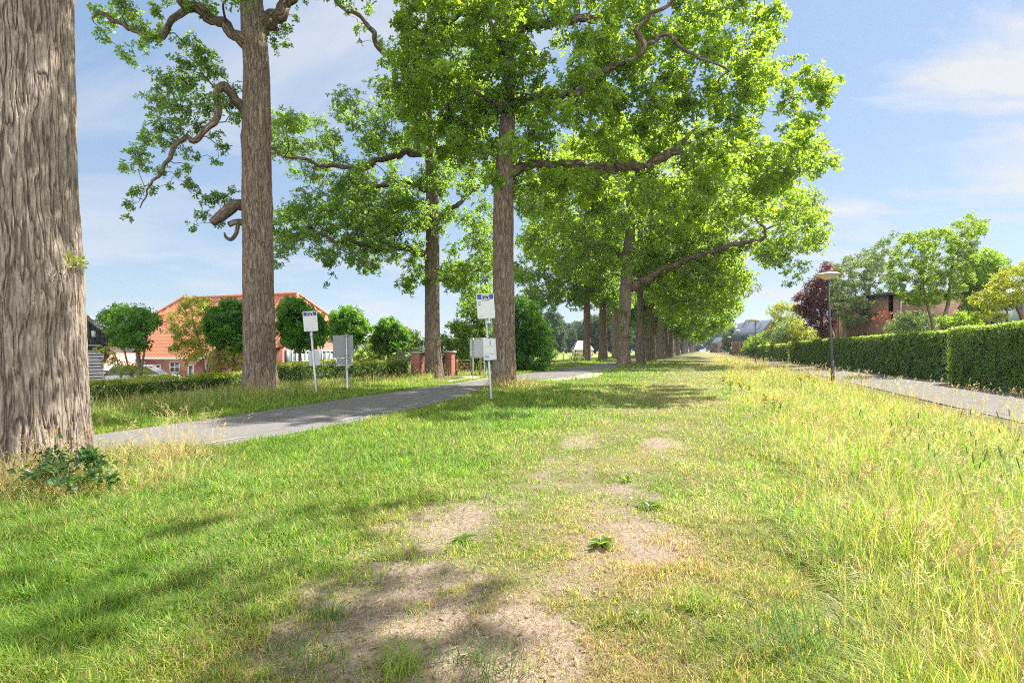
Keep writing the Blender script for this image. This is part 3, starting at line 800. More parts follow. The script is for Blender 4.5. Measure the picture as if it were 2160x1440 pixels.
def trunk_mesh(geo, pts, rad, nseg, step, flare=.35, flen=.6, lobes=5, ridge=0.0, seed=0, bumps=(), knob=.05, rf=9.0, rz=1.5):
    P, R = smooth_path(pts, rad, step); n = len(P)
    th = np.arange(nseg) / nseg * 2 * np.pi; c, s = np.cos(th), np.sin(th)
    L = np.concatenate([[0], np.cumsum(np.linalg.norm(np.diff(P, axis=0), axis=1))])
    r = R[:, None] * (1 + flare * np.exp(-L / flen)[:, None] * (.65 + .35 * np.cos(lobes * th + seed + .6 * np.sin(2 * th))[None]))
    r = r * (1 + knob * 2 * (fbm(c[None] * 1.2 + 5, s[None] * 1.2, L[:, None] * .7 + seed * 3.3, seed, 3) - .5))
    for (bt, bl, ba, bst, bsl) in bumps:
        dt = np.angle(np.exp(1j * (th - bt)))
        r = r + ba * np.exp(-(dt / bst) ** 2)[None] * np.exp(-((L - bl) / bsl) ** 2)[:, None]
    R0 = np.mean(R)
    if ridge:
        x, y, z = c[None] * R0 * rf + 0 * L[:, None], s[None] * R0 * rf + 0 * L[:, None], L[:, None] * rz + 0 * th[None]
        wx = fbm(x * .6, y * .6, z * 1.2, seed + 5, 2) - .5
        f1 = fbm(x * 1.25 + wx * 1.3, y * 1.25 + wx * 1.3, z * .9, seed + 1, 3); f2 = fbm(x * 4.1 + 9, y * 4.1, z * 4.4, seed + 2, 3)
        f3 = fbm(x * 2.2 + 4 + wx, y * 2.2 + wx, z * 1.5, seed + 7, 2)
        rd = np.maximum(1 - np.abs(2 * f1 - 1) * 4.6, (1 - np.abs(2 * f3 - 1) * 3.8) * .5)
        r = r - ridge * np.clip(rd, 0, 1) ** 1.5 + ridge * 1.1 * (f2 - .5); fis = np.clip(rd, 0, 1)
    else: fis = .4 + 0 * r
    v = P[:, None] + np.stack([c[None] * r, s[None] * r, 0 * r], -1)
    bark = np.stack([c[None] * r, s[None] * r, L[:, None] + 0 * r], -1)
    i = np.arange(n - 1)[:, None] * nseg; j = np.arange(nseg)[None]; j2 = (j + 1) % nseg
    q = np.stack([i + j, i + j2, i + nseg + j2, i + nseg + j], -1).reshape(-1, 4)
    geo.add(v.reshape(-1, 3), q, bark=bark.reshape(-1, 3), fissure=fis.ravel())
    return P, R

def make_oak(label, base, d, trunk_px, limbs_px, clumps, seed, leafmat, dens, L, Wd, k=8, nseg=72, step=.12, ridge=.012, flare=.3, bark='bark', group='big oaks beside the road',
             stubs=(), limb_sides=12, bumps=(), flat=.8, extra_limbs=(), twp=.5, rmin=.012, up=.5, clear=0, rf=(9.0, 1.5)):
    rng = np.random.default_rng(seed)
    root = thing('oak_tree', label, 'tree', base, group)
    if clear: clumps = clear_limbs(clumps, list(limbs_px)[:1], d, clear)
    pts = [W(px, py, d + o) for (px, py, wpx, o) in trunk_px]; rad = [wpx / 2 / FPX * (d + o) for (px, py, wpx, o) in trunk_px]
    pts[0] = np.array([pts[0][0], pts[0][1], hgt(pts[0][0], pts[0][1]) - .12])
    g = Geo(); P, R = trunk_mesh(g, pts, rad, nseg, step, flare, .55, 5, ridge, seed, bumps, .05, *rf)
    sk, sr = [P[len(P) // 3:]], [R[len(R) // 3:]]
    g.build('trunk', M[bark], root, smooth=True)
    for li, lb in enumerate(list(limbs_px) + list(extra_limbs)):
        if isinstance(lb[0], np.ndarray): lp, lr = lb
        else: lp = [W(a, b, d + o) for (a, b, w_, o) in lb]; lr = [w_ / 2 / FPX * (d + o) for (a, b, w_, o) in lb]
        g = Geo(); p, r = smooth_path(lp, lr, max(.12, d * .005)); k_ = np.arange(len(p)) * .9
        wob = np.stack([fbm(k_ * .5, 3.1 + c_, li, seed, 2) - .5 for c_ in (0, 9, 18)], 1) * (r[:, None] * 1.5 + .04); p = p + wob * np.minimum(1, np.arange(len(p)) / 4)[:, None]
        tube(g, p, r * (1 + .25 * (fbm(k_ * .35, li, 5, seed, 2) - .5)), limb_sides, .18, seed + li)
        g.build('limb', M['limb_bark'], root, smooth=True)
        sk.append(p[1:]); sr.append(r[1:])
    for sb in stubs:
        lp = [W(a, b, d + o) for (a, b, w_, o) in sb]; lr = [w_ / 2 / FPX * (d + o) for (a, b, w_, o) in sb]
        g = Geo(); p, r = smooth_path(lp, lr, .08); tube(g, p, r, 14, .34, seed + 77); g.build('branch_stub', M['limb_bark'], root, smooth=True)
    leaf, twig = Geo(), Geo()
    grow(rng, clumps, np.vstack(sk), np.concatenate(sr), leaf, twig, dens, L, Wd, k, flat, twp=twp, rmin=rmin, up=up)
    if twig.n: twig.build('twig_sprays', M['bark_thin'], root)
    leaf.build('crown', M[leafmat], root)
    return root

def crown_ball(rng, c, R, n, r0, r1, lo=-1.0):
    out_ = []
    while len(out_) < n:
        v = rng.uniform(-1, 1, 3)
        q = np.linalg.norm(v)
        if q > 1 or q < .35 or v[2] < lo: continue
        out_.append((np.array(c) + v * np.array(R), rng.uniform(r0, r1)))
    return out_

# first oak: only its trunk is in the frame, its crown spreads above
rng = np.random.default_rng(100)
base = (-5.75, 6.7, 0)
root = thing('oak_tree', 'massive furrowed oak trunk with a burl, cut off by the left edge of the photo', 'tree', base)
g = Geo()
P1, R1 = trunk_mesh(g, [(-5.87, 6.7, -.15), (-5.87, 6.7, .5), (-5.89, 6.7, 2.2), (-5.92, 6.7, 4.0), (-5.93, 6.72, 6.6)],
                    [.74, .715, .69, .64, .605], 840, .0165, .22, .45, 5, .021, 4, [(-.35, 2.35, .075, .30, .22), (-.5, 2.1, .05, .25, .14), (-.1, 2.6, .03, .3, .2)], .03, 17.0, 2.0)
g.build('trunk', M['bark_near'], root, smooth=True)
PU, RU = smooth_path([(-5.93, 6.72, 6.5), (-5.8, 6.75, 8.2), (-5.6, 6.8, 11), (-5.5, 6.9, 15)], [.60, .55, .42, .2], .3); gu = Geo(); tube(gu, PU, RU, 40, .06, 3); gu.build('upper_trunk', M['bark'], root, smooth=True)
cl = crown_ball(rng, (-5.2, 7.5, 13.5), (8.5, 8.5, 5.0), 130, .8, 1.4, -.75) + crown_ball(rng, (-1.8, 9.5, 10.5), (4.5, 4.2, 2.6), 70, .6, 1.1) + crown_ball(rng, (2.6, 9.2, 10.6), (4.6, 2.4, 1.6), 44, .45, .85) + crown_ball(rng, (5.4, 8.2, 10.4), (2.2, 1.3, 1.2), 15, .45, .8)
cl = [(c, r) for (c, r) in cl if c[2] - r > CAM_H + .64 * max(c[1] + r, 0) + .5 or abs(c[0]) - r > .95 * c[1] + 1]
for a in (0.3, 1.6, 2.7, 3.9, 5.2):
    e = np.array((-5.6 + 4.5 * math.cos(a), 6.8 + 4.5 * math.sin(a), 12.5)); s0 = np.array((-5.65, 6.77, 8.6 + a * .4))
    gg = Geo(); p, r = smooth_path([s0, s0 * .5 + e * .5 + (0, 0, .8), e], [.22, .15, .06], .3); tube(gg, p, r, 12, .1, 3); gg.build('limb', M['bark'], root, smooth=True)
leaf, twig = Geo(), Geo()
grow(rng, cl, PU, RU, leaf, twig, 36, .15, .085, 7)
twig.build('twig_sprays', M['bark_thin'], root); leaf.build('crown', M['oak_leaf'], root)
# sprig out of the burl
lf = Geo(); rg = np.random.default_rng(5)
pp = np.array((-5.02, 6.55, 2.55)) + rg.normal(size=(9, 3)) * .05; rosettes(lf, rg, pp, np.tile((.6, -.4, .5), (9, 1)), 6, .06, .03, np.full(9, .8))
lf.build('sprig', M['yellow_leaf'], root)

# second oak, across the road: tall bare trunk with crooked limbs
rng = np.random.default_rng(200)
B = [(230, 40, 32), (268, 28, 32), (320, 82, 26), (300, 60, 28), (217, 72, 18), (262, 112, 22), (282, 130, 16), (300, 98, 18), (255, 8, 30), (330, 20, 22), (345, 60, 18), (440, 28, 20), (395, 12, 22), (425, 10, 24), (225, 82, 12), (340, -20, 30), (200, 20, 16), (455, 20, 14)]
Cc = [(400, 92, 30), (430, 112, 36), (385, 130, 28), (350, 170, 40), (395, 172, 44), (448, 150, 40), (330, 212, 36), (380, 230, 44), (432, 226, 36), (330, 262, 30), (480, 222, 26), (500, 250, 20), (290, 322, 30), (262, 352, 20), (312, 290, 30), (355, 300, 34), (400, 330, 20),
      (452, 340, 14), (472, 310, 20), (285, 402, 20), (270, 432, 16), (268, 460, 12), (318, 398, 16), (340, 360, 18), (378, 365, 12), (358, 392, 11), (420, 270, 24), (376, 268, 26), (300, 345, 22), (456, 205, 24), (500, 185, 16), (460, 285, 16), (395, 352, 14)]
D = [(410, 402, 20), (440, 420, 24), (472, 418, 24), (425, 455, 20), (460, 468, 15), (395, 385, 16), (405, 478, 12), (490, 405, 14)]
E = [(590, 62, 22), (602, 92, 15), (580, 102, 13), (622, 40, 12), (610, 60, 12), (575, 78, 12)]
cl = clumps_px(rng, B, 20, 1.2) + clumps_px(rng, Cc, 20, 1.6) + clumps_px(rng, D, 19.6, .7) + clumps_px(rng, E, 20.6, .6)
cl += [c for c in clumps_in(rng, [(230, -40), (760, -40), (800, -330), (560, -430), (250, -300)], 20.5, 5, 1.3, .7, 1.2, 1500, 70)]
make_oak('tall bare-trunked oak with crooked limbs and a broken stub, left of the road', (-8.8, 19.9, 0), 19.9,
         [(549, 836, 66, 0), (549, 800, 66, 0), (547, 700, 63, 0), (543, 480, 60, 0), (541, 300, 58, 0), (541, 150, 51, 0), (536, 70, 50, 0), (530, -10, 44, .2), (520, -150, 30, .6), (530, -300, 12, .6)],
         [[(532, 100, 34, 0), (500, 82, 24, -.2), (470, 52, 22, -.4), (425, 22, 22, -.7), (385, 0, 20, -1.0), (350, -60, 14, -1.4)],
          [(408, 12, 16, -.8), (385, 24, 14, -.8), (365, 48, 13, -.8), (345, 72, 13, -.6), (318, 82, 11, -.5), (285, 66, 10, -.3), (245, 44, 9, -.2), (216, 28, 8, 0), (195, 40, 4, 0)],
          [(520, 238, 26, 0), (500, 210, 22, -.3), (472, 188, 19, -.5), (458, 198, 16, -.6), (455, 245, 13, -.7), (438, 272, 13, -.9), (408, 296, 12, -1), (395, 286, 10, -1), (370, 310, 10, -1.2), (352, 345, 8, -1.3), (332, 372, 6, -1.3), (312, 402, 4, -1.3), (295, 440, 2, -1.3)],
          [(536, 84, 34, 0), (556, 58, 34, .1), (580, 32, 30, .3), (604, 8, 26, .5), (640, -60, 20, .9), (680, -150, 12, 1.2)]],
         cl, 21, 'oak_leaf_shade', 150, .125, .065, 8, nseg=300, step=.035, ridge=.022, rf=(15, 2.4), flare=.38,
         stubs=[[(520, 436, 26, 0), (498, 432, 22, -.25), (478, 447, 22, -.4), (462, 460, 22, -.5), (448, 471, 18, -.6)],
                [(515, 470, 16, -.1), (498, 468, 12, -.25), (482, 474, 11, -.35)],
                [(503, 466, 9, -.2), (499, 490, 9, -.25), (488, 505, 8, -.25), (476, 500, 6, -.25), (473, 490, 3, -.25)]],
         bumps=[(math.pi * 1.25, 9.0, .06, .3, .22), (math.pi * .9, 8.4, .05, .25, .2), (0.1, 9.2, .06, .22, .16), (.1, 6.6, .05, .22, .2), (5.0, 5.9, .05, .25, .25)], flat=.85)

# third oak, beyond the second on the far side of the road
rng = np.random.default_rng(300)
A3 = [(560, 230), (600, 215), (640, 240), (700, 225), (760, 190), (800, 170), (840, 60), (860, -60), (1010, -60), (1030, 60), (1040, 400), (1030, 560), (1000, 580), (930, 590), (900, 480), (820, 520), (720, 500), (690, 480), (600, 330), (575, 320)]
B3 = [(575, 560), (580, 470), (600, 440), (640, 400), (700, 410), (780, 400), (880, 420), (900, 480), (880, 540), (800, 560), (760, 570), (720, 560), (680, 550), (640, 520), (610, 560), (590, 570)]
C3 = [(850, 560), (890, 545), (900, 600), (870, 615), (850, 615)]
D3 = [(935, 560), (1040, 530), (1040, 610), (980, 625), (940, 605)]
cl = clumps_in(rng, A3, 31, 6, 1.0, .55, 1.05, 5000, 190) + clumps_in(rng, B3, 29, 3, .8, .45, .85, 3000, 90)
cl += clumps_in(rng, C3, 30, 1.5, .6, .4, .6, 400, 10) + clumps_in(rng, D3, 31, 2, .8, .5, .8, 600, 20)
cl += clumps_px(rng, [(690, 560, 14), (700, 580, 11), (688, 600, 9), (770, 575, 12), (735, 25, 16), (755, 60, 16), (780, 20, 18), (800, 90, 16), (760, 90, 10), (720, 10, 12), (770, 60, 12), (600, 300, 18), (580, 260, 18), (620, 270, 22), (570, 285, 12)], 30, 1)
cl += clumps_in(rng, [(700, -60), (1050, -60), (1040, -180), (880, -220), (740, -160)], 31, 6, 1.5, .9, 1.3, 900, 30)
make_oak('slender oak with a grey trunk and a long level limb, beside the brick gate pillars', (-4.12, 30, 0), 30,
         [(915, 798, 38, 0), (915, 780, 36, 0), (912, 690, 31, 0), (912, 560, 30, 0), (912, 470, 27, 0), (908, 340, 22, .3), (900, 200, 17, .5), (905, 60, 12, .6), (905, -90, 6, .8)],
         [[(908, 545, 20, 0), (885, 533, 15, -.4), (855, 524, 13, -1), (820, 525, 12, -1.4), (785, 521, 10, -1.7), (750, 510, 9, -2), (705, 507, 7, -2.3), (662, 490, 5, -2.5), (625, 510, 3, -2.6)],
          [(905, 320, 18, 0), (850, 325, 13, -.5), (800, 338, 11, -1), (762, 358, 10, -1.4), (720, 350, 9, -1.6), (680, 350, 8, -1.8), (640, 336, 7, -2), (600, 330, 6, -2.2), (565, 308, 3, -2.3)],
          [(905, 400, 14, 0), (850, 385, 11, .5), (800, 392, 10, .8), (765, 390, 9, 1), (738, 378, 7, 1.2), (738, 355, 5, 1.2)],
          [(898, 200, 16, 0), (860, 160, 13, -.5), (822, 122, 12, -.7), (796, 92, 11, -.9), (788, 66, 10, -1), (760, 34, 9, -1.2), (730, 20, 8, -1.4), (706, -4, 7, -1.6), (690, -50, 4, -1.8)],
          [(915, 470, 15, 0), (950, 440, 10, .8), (990, 410, 8, 1.5), (1020, 380, 6, 2)],
          [(918, 590, 10, 0), (960, 585, 8, 1), (1000, 570, 7, 1.6), (1035, 555, 5, 2)]],
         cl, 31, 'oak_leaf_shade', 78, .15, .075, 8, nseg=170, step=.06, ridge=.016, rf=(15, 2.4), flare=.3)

# fourth oak, the big one in the middle
rng = np.random.default_rng(400)
A4 = [(850, -60), (860, 100), (840, 190), (855, 260), (900, 320), (1025, 335), (1045, 420), (1150, 440), (1300, 428), (1400, 455), (1500, 468), (1600, 455), (1655, 440), (1680, 400), (1700, 366), (1735, 345), (1752, 335), (1722, 300), (1728, 240), (1752, 180), (1735, 170), (1680, 152), (1680, 110), (1640, 90), (1675, 40), (1640, 0), (1590, -60)]
cl = clumps_in(rng, A4, 24.0, 4.4, 1.05, .55, 1.0, 11000, 290)
cl += clumps_px(rng, [(1752, 178, 16), (1770, 165, 9), (1745, 200, 12), (1755, 345, 14), (1762, 332, 8), (1688, 120, 14), (1640, 470, 16), (1655, 450, 16), (1735, 250, 14), (1060, 605, 12), (1048, 598, 10), (1072, 608, 11), (1062, 525, 8), (1075, 478, 7), (1056, 560, 6), (1450, 468, 20), (1500, 480, 18), (1660, 130, 16), (1700, 145, 14)], 24, .3)
cl += clumps_in(rng, [(842, -40), (1060, -40), (1055, 190), (1000, 320), (900, 300), (850, 240), (835, 190)], 23.8, 4, 1.05, .45, .8, 2500, 36)
cl += clumps_px(rng, [(1062, 20, 32), (1082, 85, 28), (1056, 140, 28), (1088, 175, 22), (1045, 195, 24), (1075, -10, 32), (1030, 255, 24), (1108, 120, 26), (1100, 30, 28)], 22.2, .5)
cl += clumps_in(rng, [(830, -60), (1640, -60), (1560, -200), (1350, -290), (1050, -290), (880, -190)], 24.5, 5, 2.0, .7, 1.1, 2500, 50)
make_oak('big leafy oak with a spreading sunlit crown, behind the nearer bus stop sign', (-.34, 23.4, 0), 23.4,
         [(1064, 822, 52, 0), (1063, 790, 50, 0), (1063, 700, 47, 0), (1062, 600, 45, 0), (1062, 400, 42, 0), (1069, 280, 34, 0), (1072, 180, 27, .1), (1074, 60, 22, .3), (1078, -60, 17, .4), (1085, -200, 9, .5)],
         [[(1070, 368, 26, 0), (1095, 358, 19, .1), (1130, 350, 16, .3), (1180, 346, 16, .5), (1240, 349, 17, .8), (1290, 353, 19, 1), (1350, 351, 21, 1.2), (1390, 336, 21, 1.3), (1424, 316, 17, 1.4), (1446, 292, 9, 1.6), (1478, 262, 4, 1.9)],
          [(1405, 326, 14, 1.3), (1445, 325, 9, 1.1), (1466, 350, 8, 1), (1472, 390, 6, .9), (1500, 420, 4, .8)],
          [(1072, 235, 24, 0), (1095, 212, 17, -.3), (1125, 204, 15, -.6), (1160, 203, 15, -.9), (1200, 200, 15, -1.2), (1228, 185, 14, -1.4), (1252, 160, 12, -1.6), (1300, 138, 12, -1.8), (1340, 122, 12, -2), (1360, 104, 13, -2.1), (1346, 62, 12, -2.2), (1362, 40, 11, -2.3), (1405, 12, 8, -2.6), (1460, -30, 5, -3)],
          [(1355, 100, 9, -2.1), (1385, 85, 9, -2.2), (1412, 74, 9, -2.4), (1440, 105, 8, -2.6), (1475, 120, 6, -2.8), (1540, 150, 4, -3)],
          [(1074, 75, 18, .2), (1120, 55, 16, .4), (1185, 42, 15, .6), (1250, 40, 15, .8), (1285, 22, 13, 1), (1312, -6, 11, 1.2), (1380, -80, 7, 1.5)],
          [(1068, 240, 16, 0), (1035, 215, 10, -.4), (985, 185, 8, -.8), (955, 208, 6, -1), (930, 235, 4, -1.2)],
          [(1072, 130, 16, .1), (1040, 60, 10, .6), (1005, 30, 9, .9), (960, 38, 8, 1.2), (925, 78, 6, 1.4), (885, 110, 4, 1.6)]],
         cl, 41, 'oak_leaf', 84, .17, .10, 8, clear=.12, nseg=240, step=.045, ridge=.022, rf=(15, 2.4), flare=.28)

# fifth oak, far along on the grass side, with a long limb reaching over the grass
rng = np.random.default_rng(500)
A5 = [(1120, 440), (1300, 425), (1500, 440), (1690, 390), (1735, 425), (1745, 480), (1725, 500), (1695, 535), (1640, 560), (1590, 520), (1520, 540), (1440, 585), (1360, 560), (1260, 590), (1180, 570), (1110, 520)]
cl = clumps_in(rng, A5, 54, 7, 1.8, 1.0, 1.7, 4000, 135)
cl += clumps_px(rng, [(1690, 560, 22), (1665, 600, 14), (1680, 585, 16), (1655, 575, 16), (1735, 490, 16), (1745, 470, 14), (1640, 545, 20), (1700, 520, 20)], 52, 1)
cl += clumps_in(rng, [(1110, 430), (1650, 400), (1600, 300), (1340, 240), (1150, 320)], 54, 9, 2.4, 1.6, 2.3, 1500, 60)
make_oak('thick oak with leafy shoots on its trunk at the bend where the road disappears', (10.62, 54, 0), 54,
         [(1315, 772, 28, 0), (1316, 750, 27, 0), (1318, 650, 25, 0), (1321, 590, 24, 0), (1326, 530, 24, 0), (1330, 470, 19, 0), (1330, 400, 14, 0), (1335, 300, 6, 0)],
         [[(1330, 610, 16, 0), (1375, 583, 14, -.5), (1420, 557, 12, -1), (1460, 543, 10, -1.4), (1500, 530, 9, -1.7), (1545, 516, 9, -2), (1585, 510, 8, -2.2), (1612, 505, 7, -2.3), (1611, 482, 6, -2.4), (1596, 462, 5, -2.4), (1594, 440, 3, -2.4)],
          [(1608, 490, 5, -2.3), (1630, 478, 4, -2.4), (1658, 470, 3, -2.5), (1680, 455, 2, -2.5)],
          [(1320, 555, 14, 0), (1300, 525, 9, .5), (1270, 514, 7, 1), (1240, 514, 6, 1.4), (1200, 500, 4, 2)],
          [(1330, 480, 14, 0), (1360, 440, 10, 1), (1420, 400, 7, 2)]],
         cl + clumps_px(rng, [(1312, 690, 7), (1330, 705, 8), (1322, 660, 6), (1308, 655, 5), (1336, 680, 6)], 53.2, .1), 51, 'oak_leaf', 34, .25, .14, 7, clear=.35, nseg=60, step=.25, ridge=.02, flare=.3, limb_sides=8)

# trees of the two rows further on, each with its own wood and outline
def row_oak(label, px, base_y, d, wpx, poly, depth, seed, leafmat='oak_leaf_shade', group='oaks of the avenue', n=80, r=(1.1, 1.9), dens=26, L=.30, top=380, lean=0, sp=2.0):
    rng = np.random.default_rng(seed)
    b = W(px, base_y, d)
    cl = clumps_in(rng, poly, d, depth, sp, r[0], r[1], 2500, n)
    make_oak(label, (b[0], d, 0), d, [(px, base_y + 3, wpx * 1.1, 0), (px, base_y - 20, wpx, 0), (px + lean * .5, (base_y + top) / 2 + 60, wpx * .8, 0), (px + lean, top + 60, wpx * .45, 0), (px + lean, top, wpx * .2, 0)],
             [[(px + lean * .4, base_y - 150, wpx * .5, 0), (px - 40, base_y - 185, wpx * .3, 1), (px - 85, base_y - 200, wpx * .15, 1.5)],
              [(px + lean * .5, base_y - 165, wpx * .5, 0), (px + 45, base_y - 190, wpx * .3, -1), (px + 100, base_y - 215, wpx * .15, -1.5)]],
             cl, seed, leafmat, dens, L, L * .55, 6, nseg=40, step=.4, ridge=.015, flare=.3, group=group, limb_sides=7, rmin=.03)
row_oak('oak trunk standing alone left of the avenue against the open meadow', 1238, 765, 66, 17, [(1085, 590), (1095, 500), (1130, 450), (1250, 420), (1330, 460), (1310, 590), (1262, 650), (1235, 640), (1195, 622), (1150, 650), (1115, 640)], 6, 61, n=95)
row_oak('oak just right of the lone meadow-side trunk, before the tree at the bend', 1272, 760, 75, 19, [(1200, 610), (1190, 520), (1260, 440), (1340, 480), (1330, 600), (1300, 640), (1250, 640)], 6, 62, n=60)
row_oak('oak half hidden behind the left side of the thick tree at the bend', 1299, 757, 86, 17, [(1230, 600), (1240, 500), (1300, 460), (1350, 520), (1330, 640), (1290, 655)], 5, 63, n=40)
row_oak('sunlit oak directly right of the thick tree at the bend', 1351, 768, 60, 18, [(1330, 560), (1400, 470), (1500, 500), (1545, 530), (1575, 590), (1560, 630), (1525, 640), (1480, 650), (1420, 650), (1370, 610)], 7, 64, 'oak_leaf', n=95)
row_oak('oak second to the right of the thick tree at the bend', 1374, 760, 76, 18, [(1350, 580), (1420, 540), (1530, 560), (1575, 600), (1565, 640), (1530, 685), (1480, 690), (1420, 680), (1380, 640)], 7, 65, n=70)
row_oak('dark oak third to the right of the thick tree at the bend', 1394, 754, 95, 15, [(1370, 600), (1440, 560), (1530, 600), (1560, 650), (1530, 700), (1470, 700), (1410, 680)], 8, 66, n=52, L=.36)
row_oak('pale mossy oak trunk fourth to the right of the tree at the bend', 1414, 751, 112, 8, [(1390, 630), (1450, 600), (1530, 640), (1540, 690), (1490, 712), (1430, 700)], 8, 67, n=50, L=.4, top=520, sp=2.4)

# template oaks, copied along the rest of the avenue
def template_oak(seed):
    rng = np.random.default_rng(seed)
    root = thing('oak_tree', 'distant oak in the dark far end of the avenue', 'tree', (0, 0, 0), 'oaks at the far end of the avenue')
    g = Geo(); P, R = trunk_mesh(g, [(0, 0, -.2), (0, 0, 2), (.2, 0, 7), (.1, .2, 13), (.3, 0, 19)], [.55, .5, .42, .26, .08], 20, .8, .3, .6, 4, 0, seed)
    g.build('trunk', M['bark'], root, smooth=True)
    cl = crown_ball(rng, (.6, 0, 13.2), (8.3, 8.3, 7.6), 75, 1.3, 2.1, -.93)
    leaf, twig = Geo(), Geo()
    grow(rng, cl, P[len(P) // 3:], R[len(R) // 3:], leaf, twig, 14, .48, .30, 6, rmin=.05, twp=.2)
    twig.build('twig_sprays', M['bark_thin'], root); leaf.build('crown', M['oak_leaf_shade'], root)
    return root
TEMPL = [template_oak(s) for s in (701, 702, 703)]
def copy_tree(o, loc, rot=0, sc=1, label=None, group=None, name=None, z=None):
    r = o.copy(); COL.objects.link(r)
    r.location = loc; r.rotation_euler = (0, 0, rot); r.scale = (sc, sc, z or sc)
    if label: r['label'] = label
    if group: r['group'] = group
    for ch in list(o.children):
        c = ch.copy(); COL.objects.link(c); c.parent = r
        for gch in ch.children:
            d_ = gch.copy(); COL.objects.link(d_); d_.parent = c
    return r
rng = np.random.default_rng(77)
spots = []
for row, zs in ((-8.6, (104, 118, 133, 150, 168, 188, 210, 235, 262, 292, 325, 360)), (-13.6, (98, 112, 128, 145, 165, 187, 212, 240, 272, 306, 345))):
    for z_ in zs: spots.append((row + .345 * z_ + rng.uniform(-.4, .4), z_ + rng.uniform(-1.5, 1.5)))
for i, (x_, z_) in enumerate(spots):
    T = TEMPL[i % 3]
    if i < 3: T.location = (x_, z_, 0); T.rotation_euler = (0, 0, rng.uniform(0, 6)); continue
    copy_tree(T, (x_, z_, 0), rng.uniform(0, 6.28), rng.uniform(.9, 1.08))
# ------------------------------------------------------------------ hedges and garden planting
def hedge(label, pts, width, height, n, L, seed, mat='hedge_leaf', top_mat=None, group=None, rough=.15, front=-1, noise_h=.06):
    """clipped hedge along pts [(x, z)], its front on the given side"""
    rng = np.random.default_rng(seed)
    flip = -1.0 if width < 0 else 1.0; width = abs(width)
    pts = np.array(pts, float); seg = np.diff(pts, axis=0); ln = np.linalg.norm(seg, axis=1); cum = np.concatenate([[0], np.cumsum(ln)]); tot = cum[-1]
    root = thing('hedge', label, 'hedge', (pts[0][0], pts[0][1], float(hgt(*pts[0]))), group)
    def at(u, v, w):          # u along, v across 0..width, w up
        x = np.interp(u, cum, pts[:, 0]); z = np.interp(u, cum, pts[:, 1])
        k = np.clip(np.searchsorted(cum, u, side='right') - 1, 0, len(seg) - 1)
        d = seg[k] / ln[k][:, None]; nrm = np.stack([d[:, 1], -d[:, 0]], 1) * flip
        return np.stack([x + nrm[:, 0] * v, z + nrm[:, 1] * v, hgt(x, z) + w], 1), np.stack([nrm[:, 0], nrm[:, 1], 0 * u], 1), np.stack([d[:, 0], d[:, 1], 0 * u], 1)
    aF, aT, aE = tot * height, tot * width, width * height
    nn = (n * np.array([aF, aT * .9, aF * .35, aE, aE]) / (aF + aT * .9 + aF * .35 + 2 * aE)).astype(int)
    g = Geo()
    tops = lambda u, v: height + noise_h * 2 * (fbm(u * 1.1, v * 1.5, 0, seed, 3) - .5)
    for kind, m in zip(('f', 't', 'b', 'e0', 'e1'), nn):
        u = rng.uniform(0, tot, m); v = rng.uniform(0, width, m); w = rng.uniform(.02, 1, m)
        dpt = np.abs(rng.normal(0, 1, m)) * .06
        if kind == 'f': v = dpt
        if kind == 'b': v = width - dpt
        if kind == 't': w = np.ones(m)
        if kind == 'e0': u = dpt
        if kind == 'e1': u = tot - dpt
        hh = tops(u, v) * w
        if kind == 't': hh = hh - dpt + .02
        bul = rough * 2 * (fbm(u * 1.6, hh * 1.6, 0 * u, seed + 3, 3) - .5)
        # rounded shoulder
        sh = .12 * np.clip((w - .88) / .12, 0, 1) ** 2 if kind in 'fb' else 0
        if kind == 'f': v = v + bul + sh
        if kind == 'b': v = v - bul - sh
        P, N, D = at(u, v, hh)
        ax = {'f': -N, 'b': N, 't': np.tile((0, 0, 1.), (m, 1)), 'e0': -D, 'e1': D}[kind]
        ax = ax + np.array([0, 0, .35]) + rng.normal(size=(m, 3)) * .45
        dirn = unit(np.cross(ax, rnd_dir(rng, m)) + ax * .35 + np.array([0, 0, -.15]))
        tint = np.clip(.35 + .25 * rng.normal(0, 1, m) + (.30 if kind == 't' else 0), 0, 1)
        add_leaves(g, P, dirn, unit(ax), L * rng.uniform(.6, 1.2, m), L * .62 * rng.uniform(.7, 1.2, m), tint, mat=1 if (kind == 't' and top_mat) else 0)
    if n > 1500:          # young shoots above the clipped top
        m = int(tot * 26); u = rng.uniform(0, tot, m); v = rng.uniform(0, width, m)
        P, N, D = at(u, v, tops(u, v) + rng.uniform(-.02, .07, m))
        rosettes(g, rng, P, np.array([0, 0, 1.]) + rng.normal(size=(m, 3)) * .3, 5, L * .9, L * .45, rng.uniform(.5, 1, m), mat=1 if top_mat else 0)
    g.build('foliage', [M[mat]] + ([M[top_mat]] if top_mat else []), root)
    c = Geo()
    k = max(2, int(tot / 2)); uu = np.linspace(.12, tot - .12, k)
    ring = []
    for (v, w) in ((.13, 0), (.13, height - .16), (width - .13, height - .16), (width - .13, 0)):
        P, N, D = at(uu, np.full(k, v), np.full(k, w)); ring.append(P)
    v = np.stack(ring, 1).reshape(-1, 3)
    i = np.arange(k - 1)[:, None] * 4
    q = np.concatenate([i + [a, (a + 1) % 4, (a + 1) % 4 + 4, a + 4] for a in range(4)], 1).reshape(-1, 4)
    c.add(v, np.vstack([q, [[0, 1, 2, 3]], [[(k - 1) * 4 + a for a in range(4)]]]))
    c.build('branch_core', M['hedge_core'], root)
    return root
def rhedge(label, z0, z1, x0, x1, w, h, n, L, seed, **k):
    return hedge(label, [(x0, z0), (x1, z1)], w, h, n, L, seed, **k)
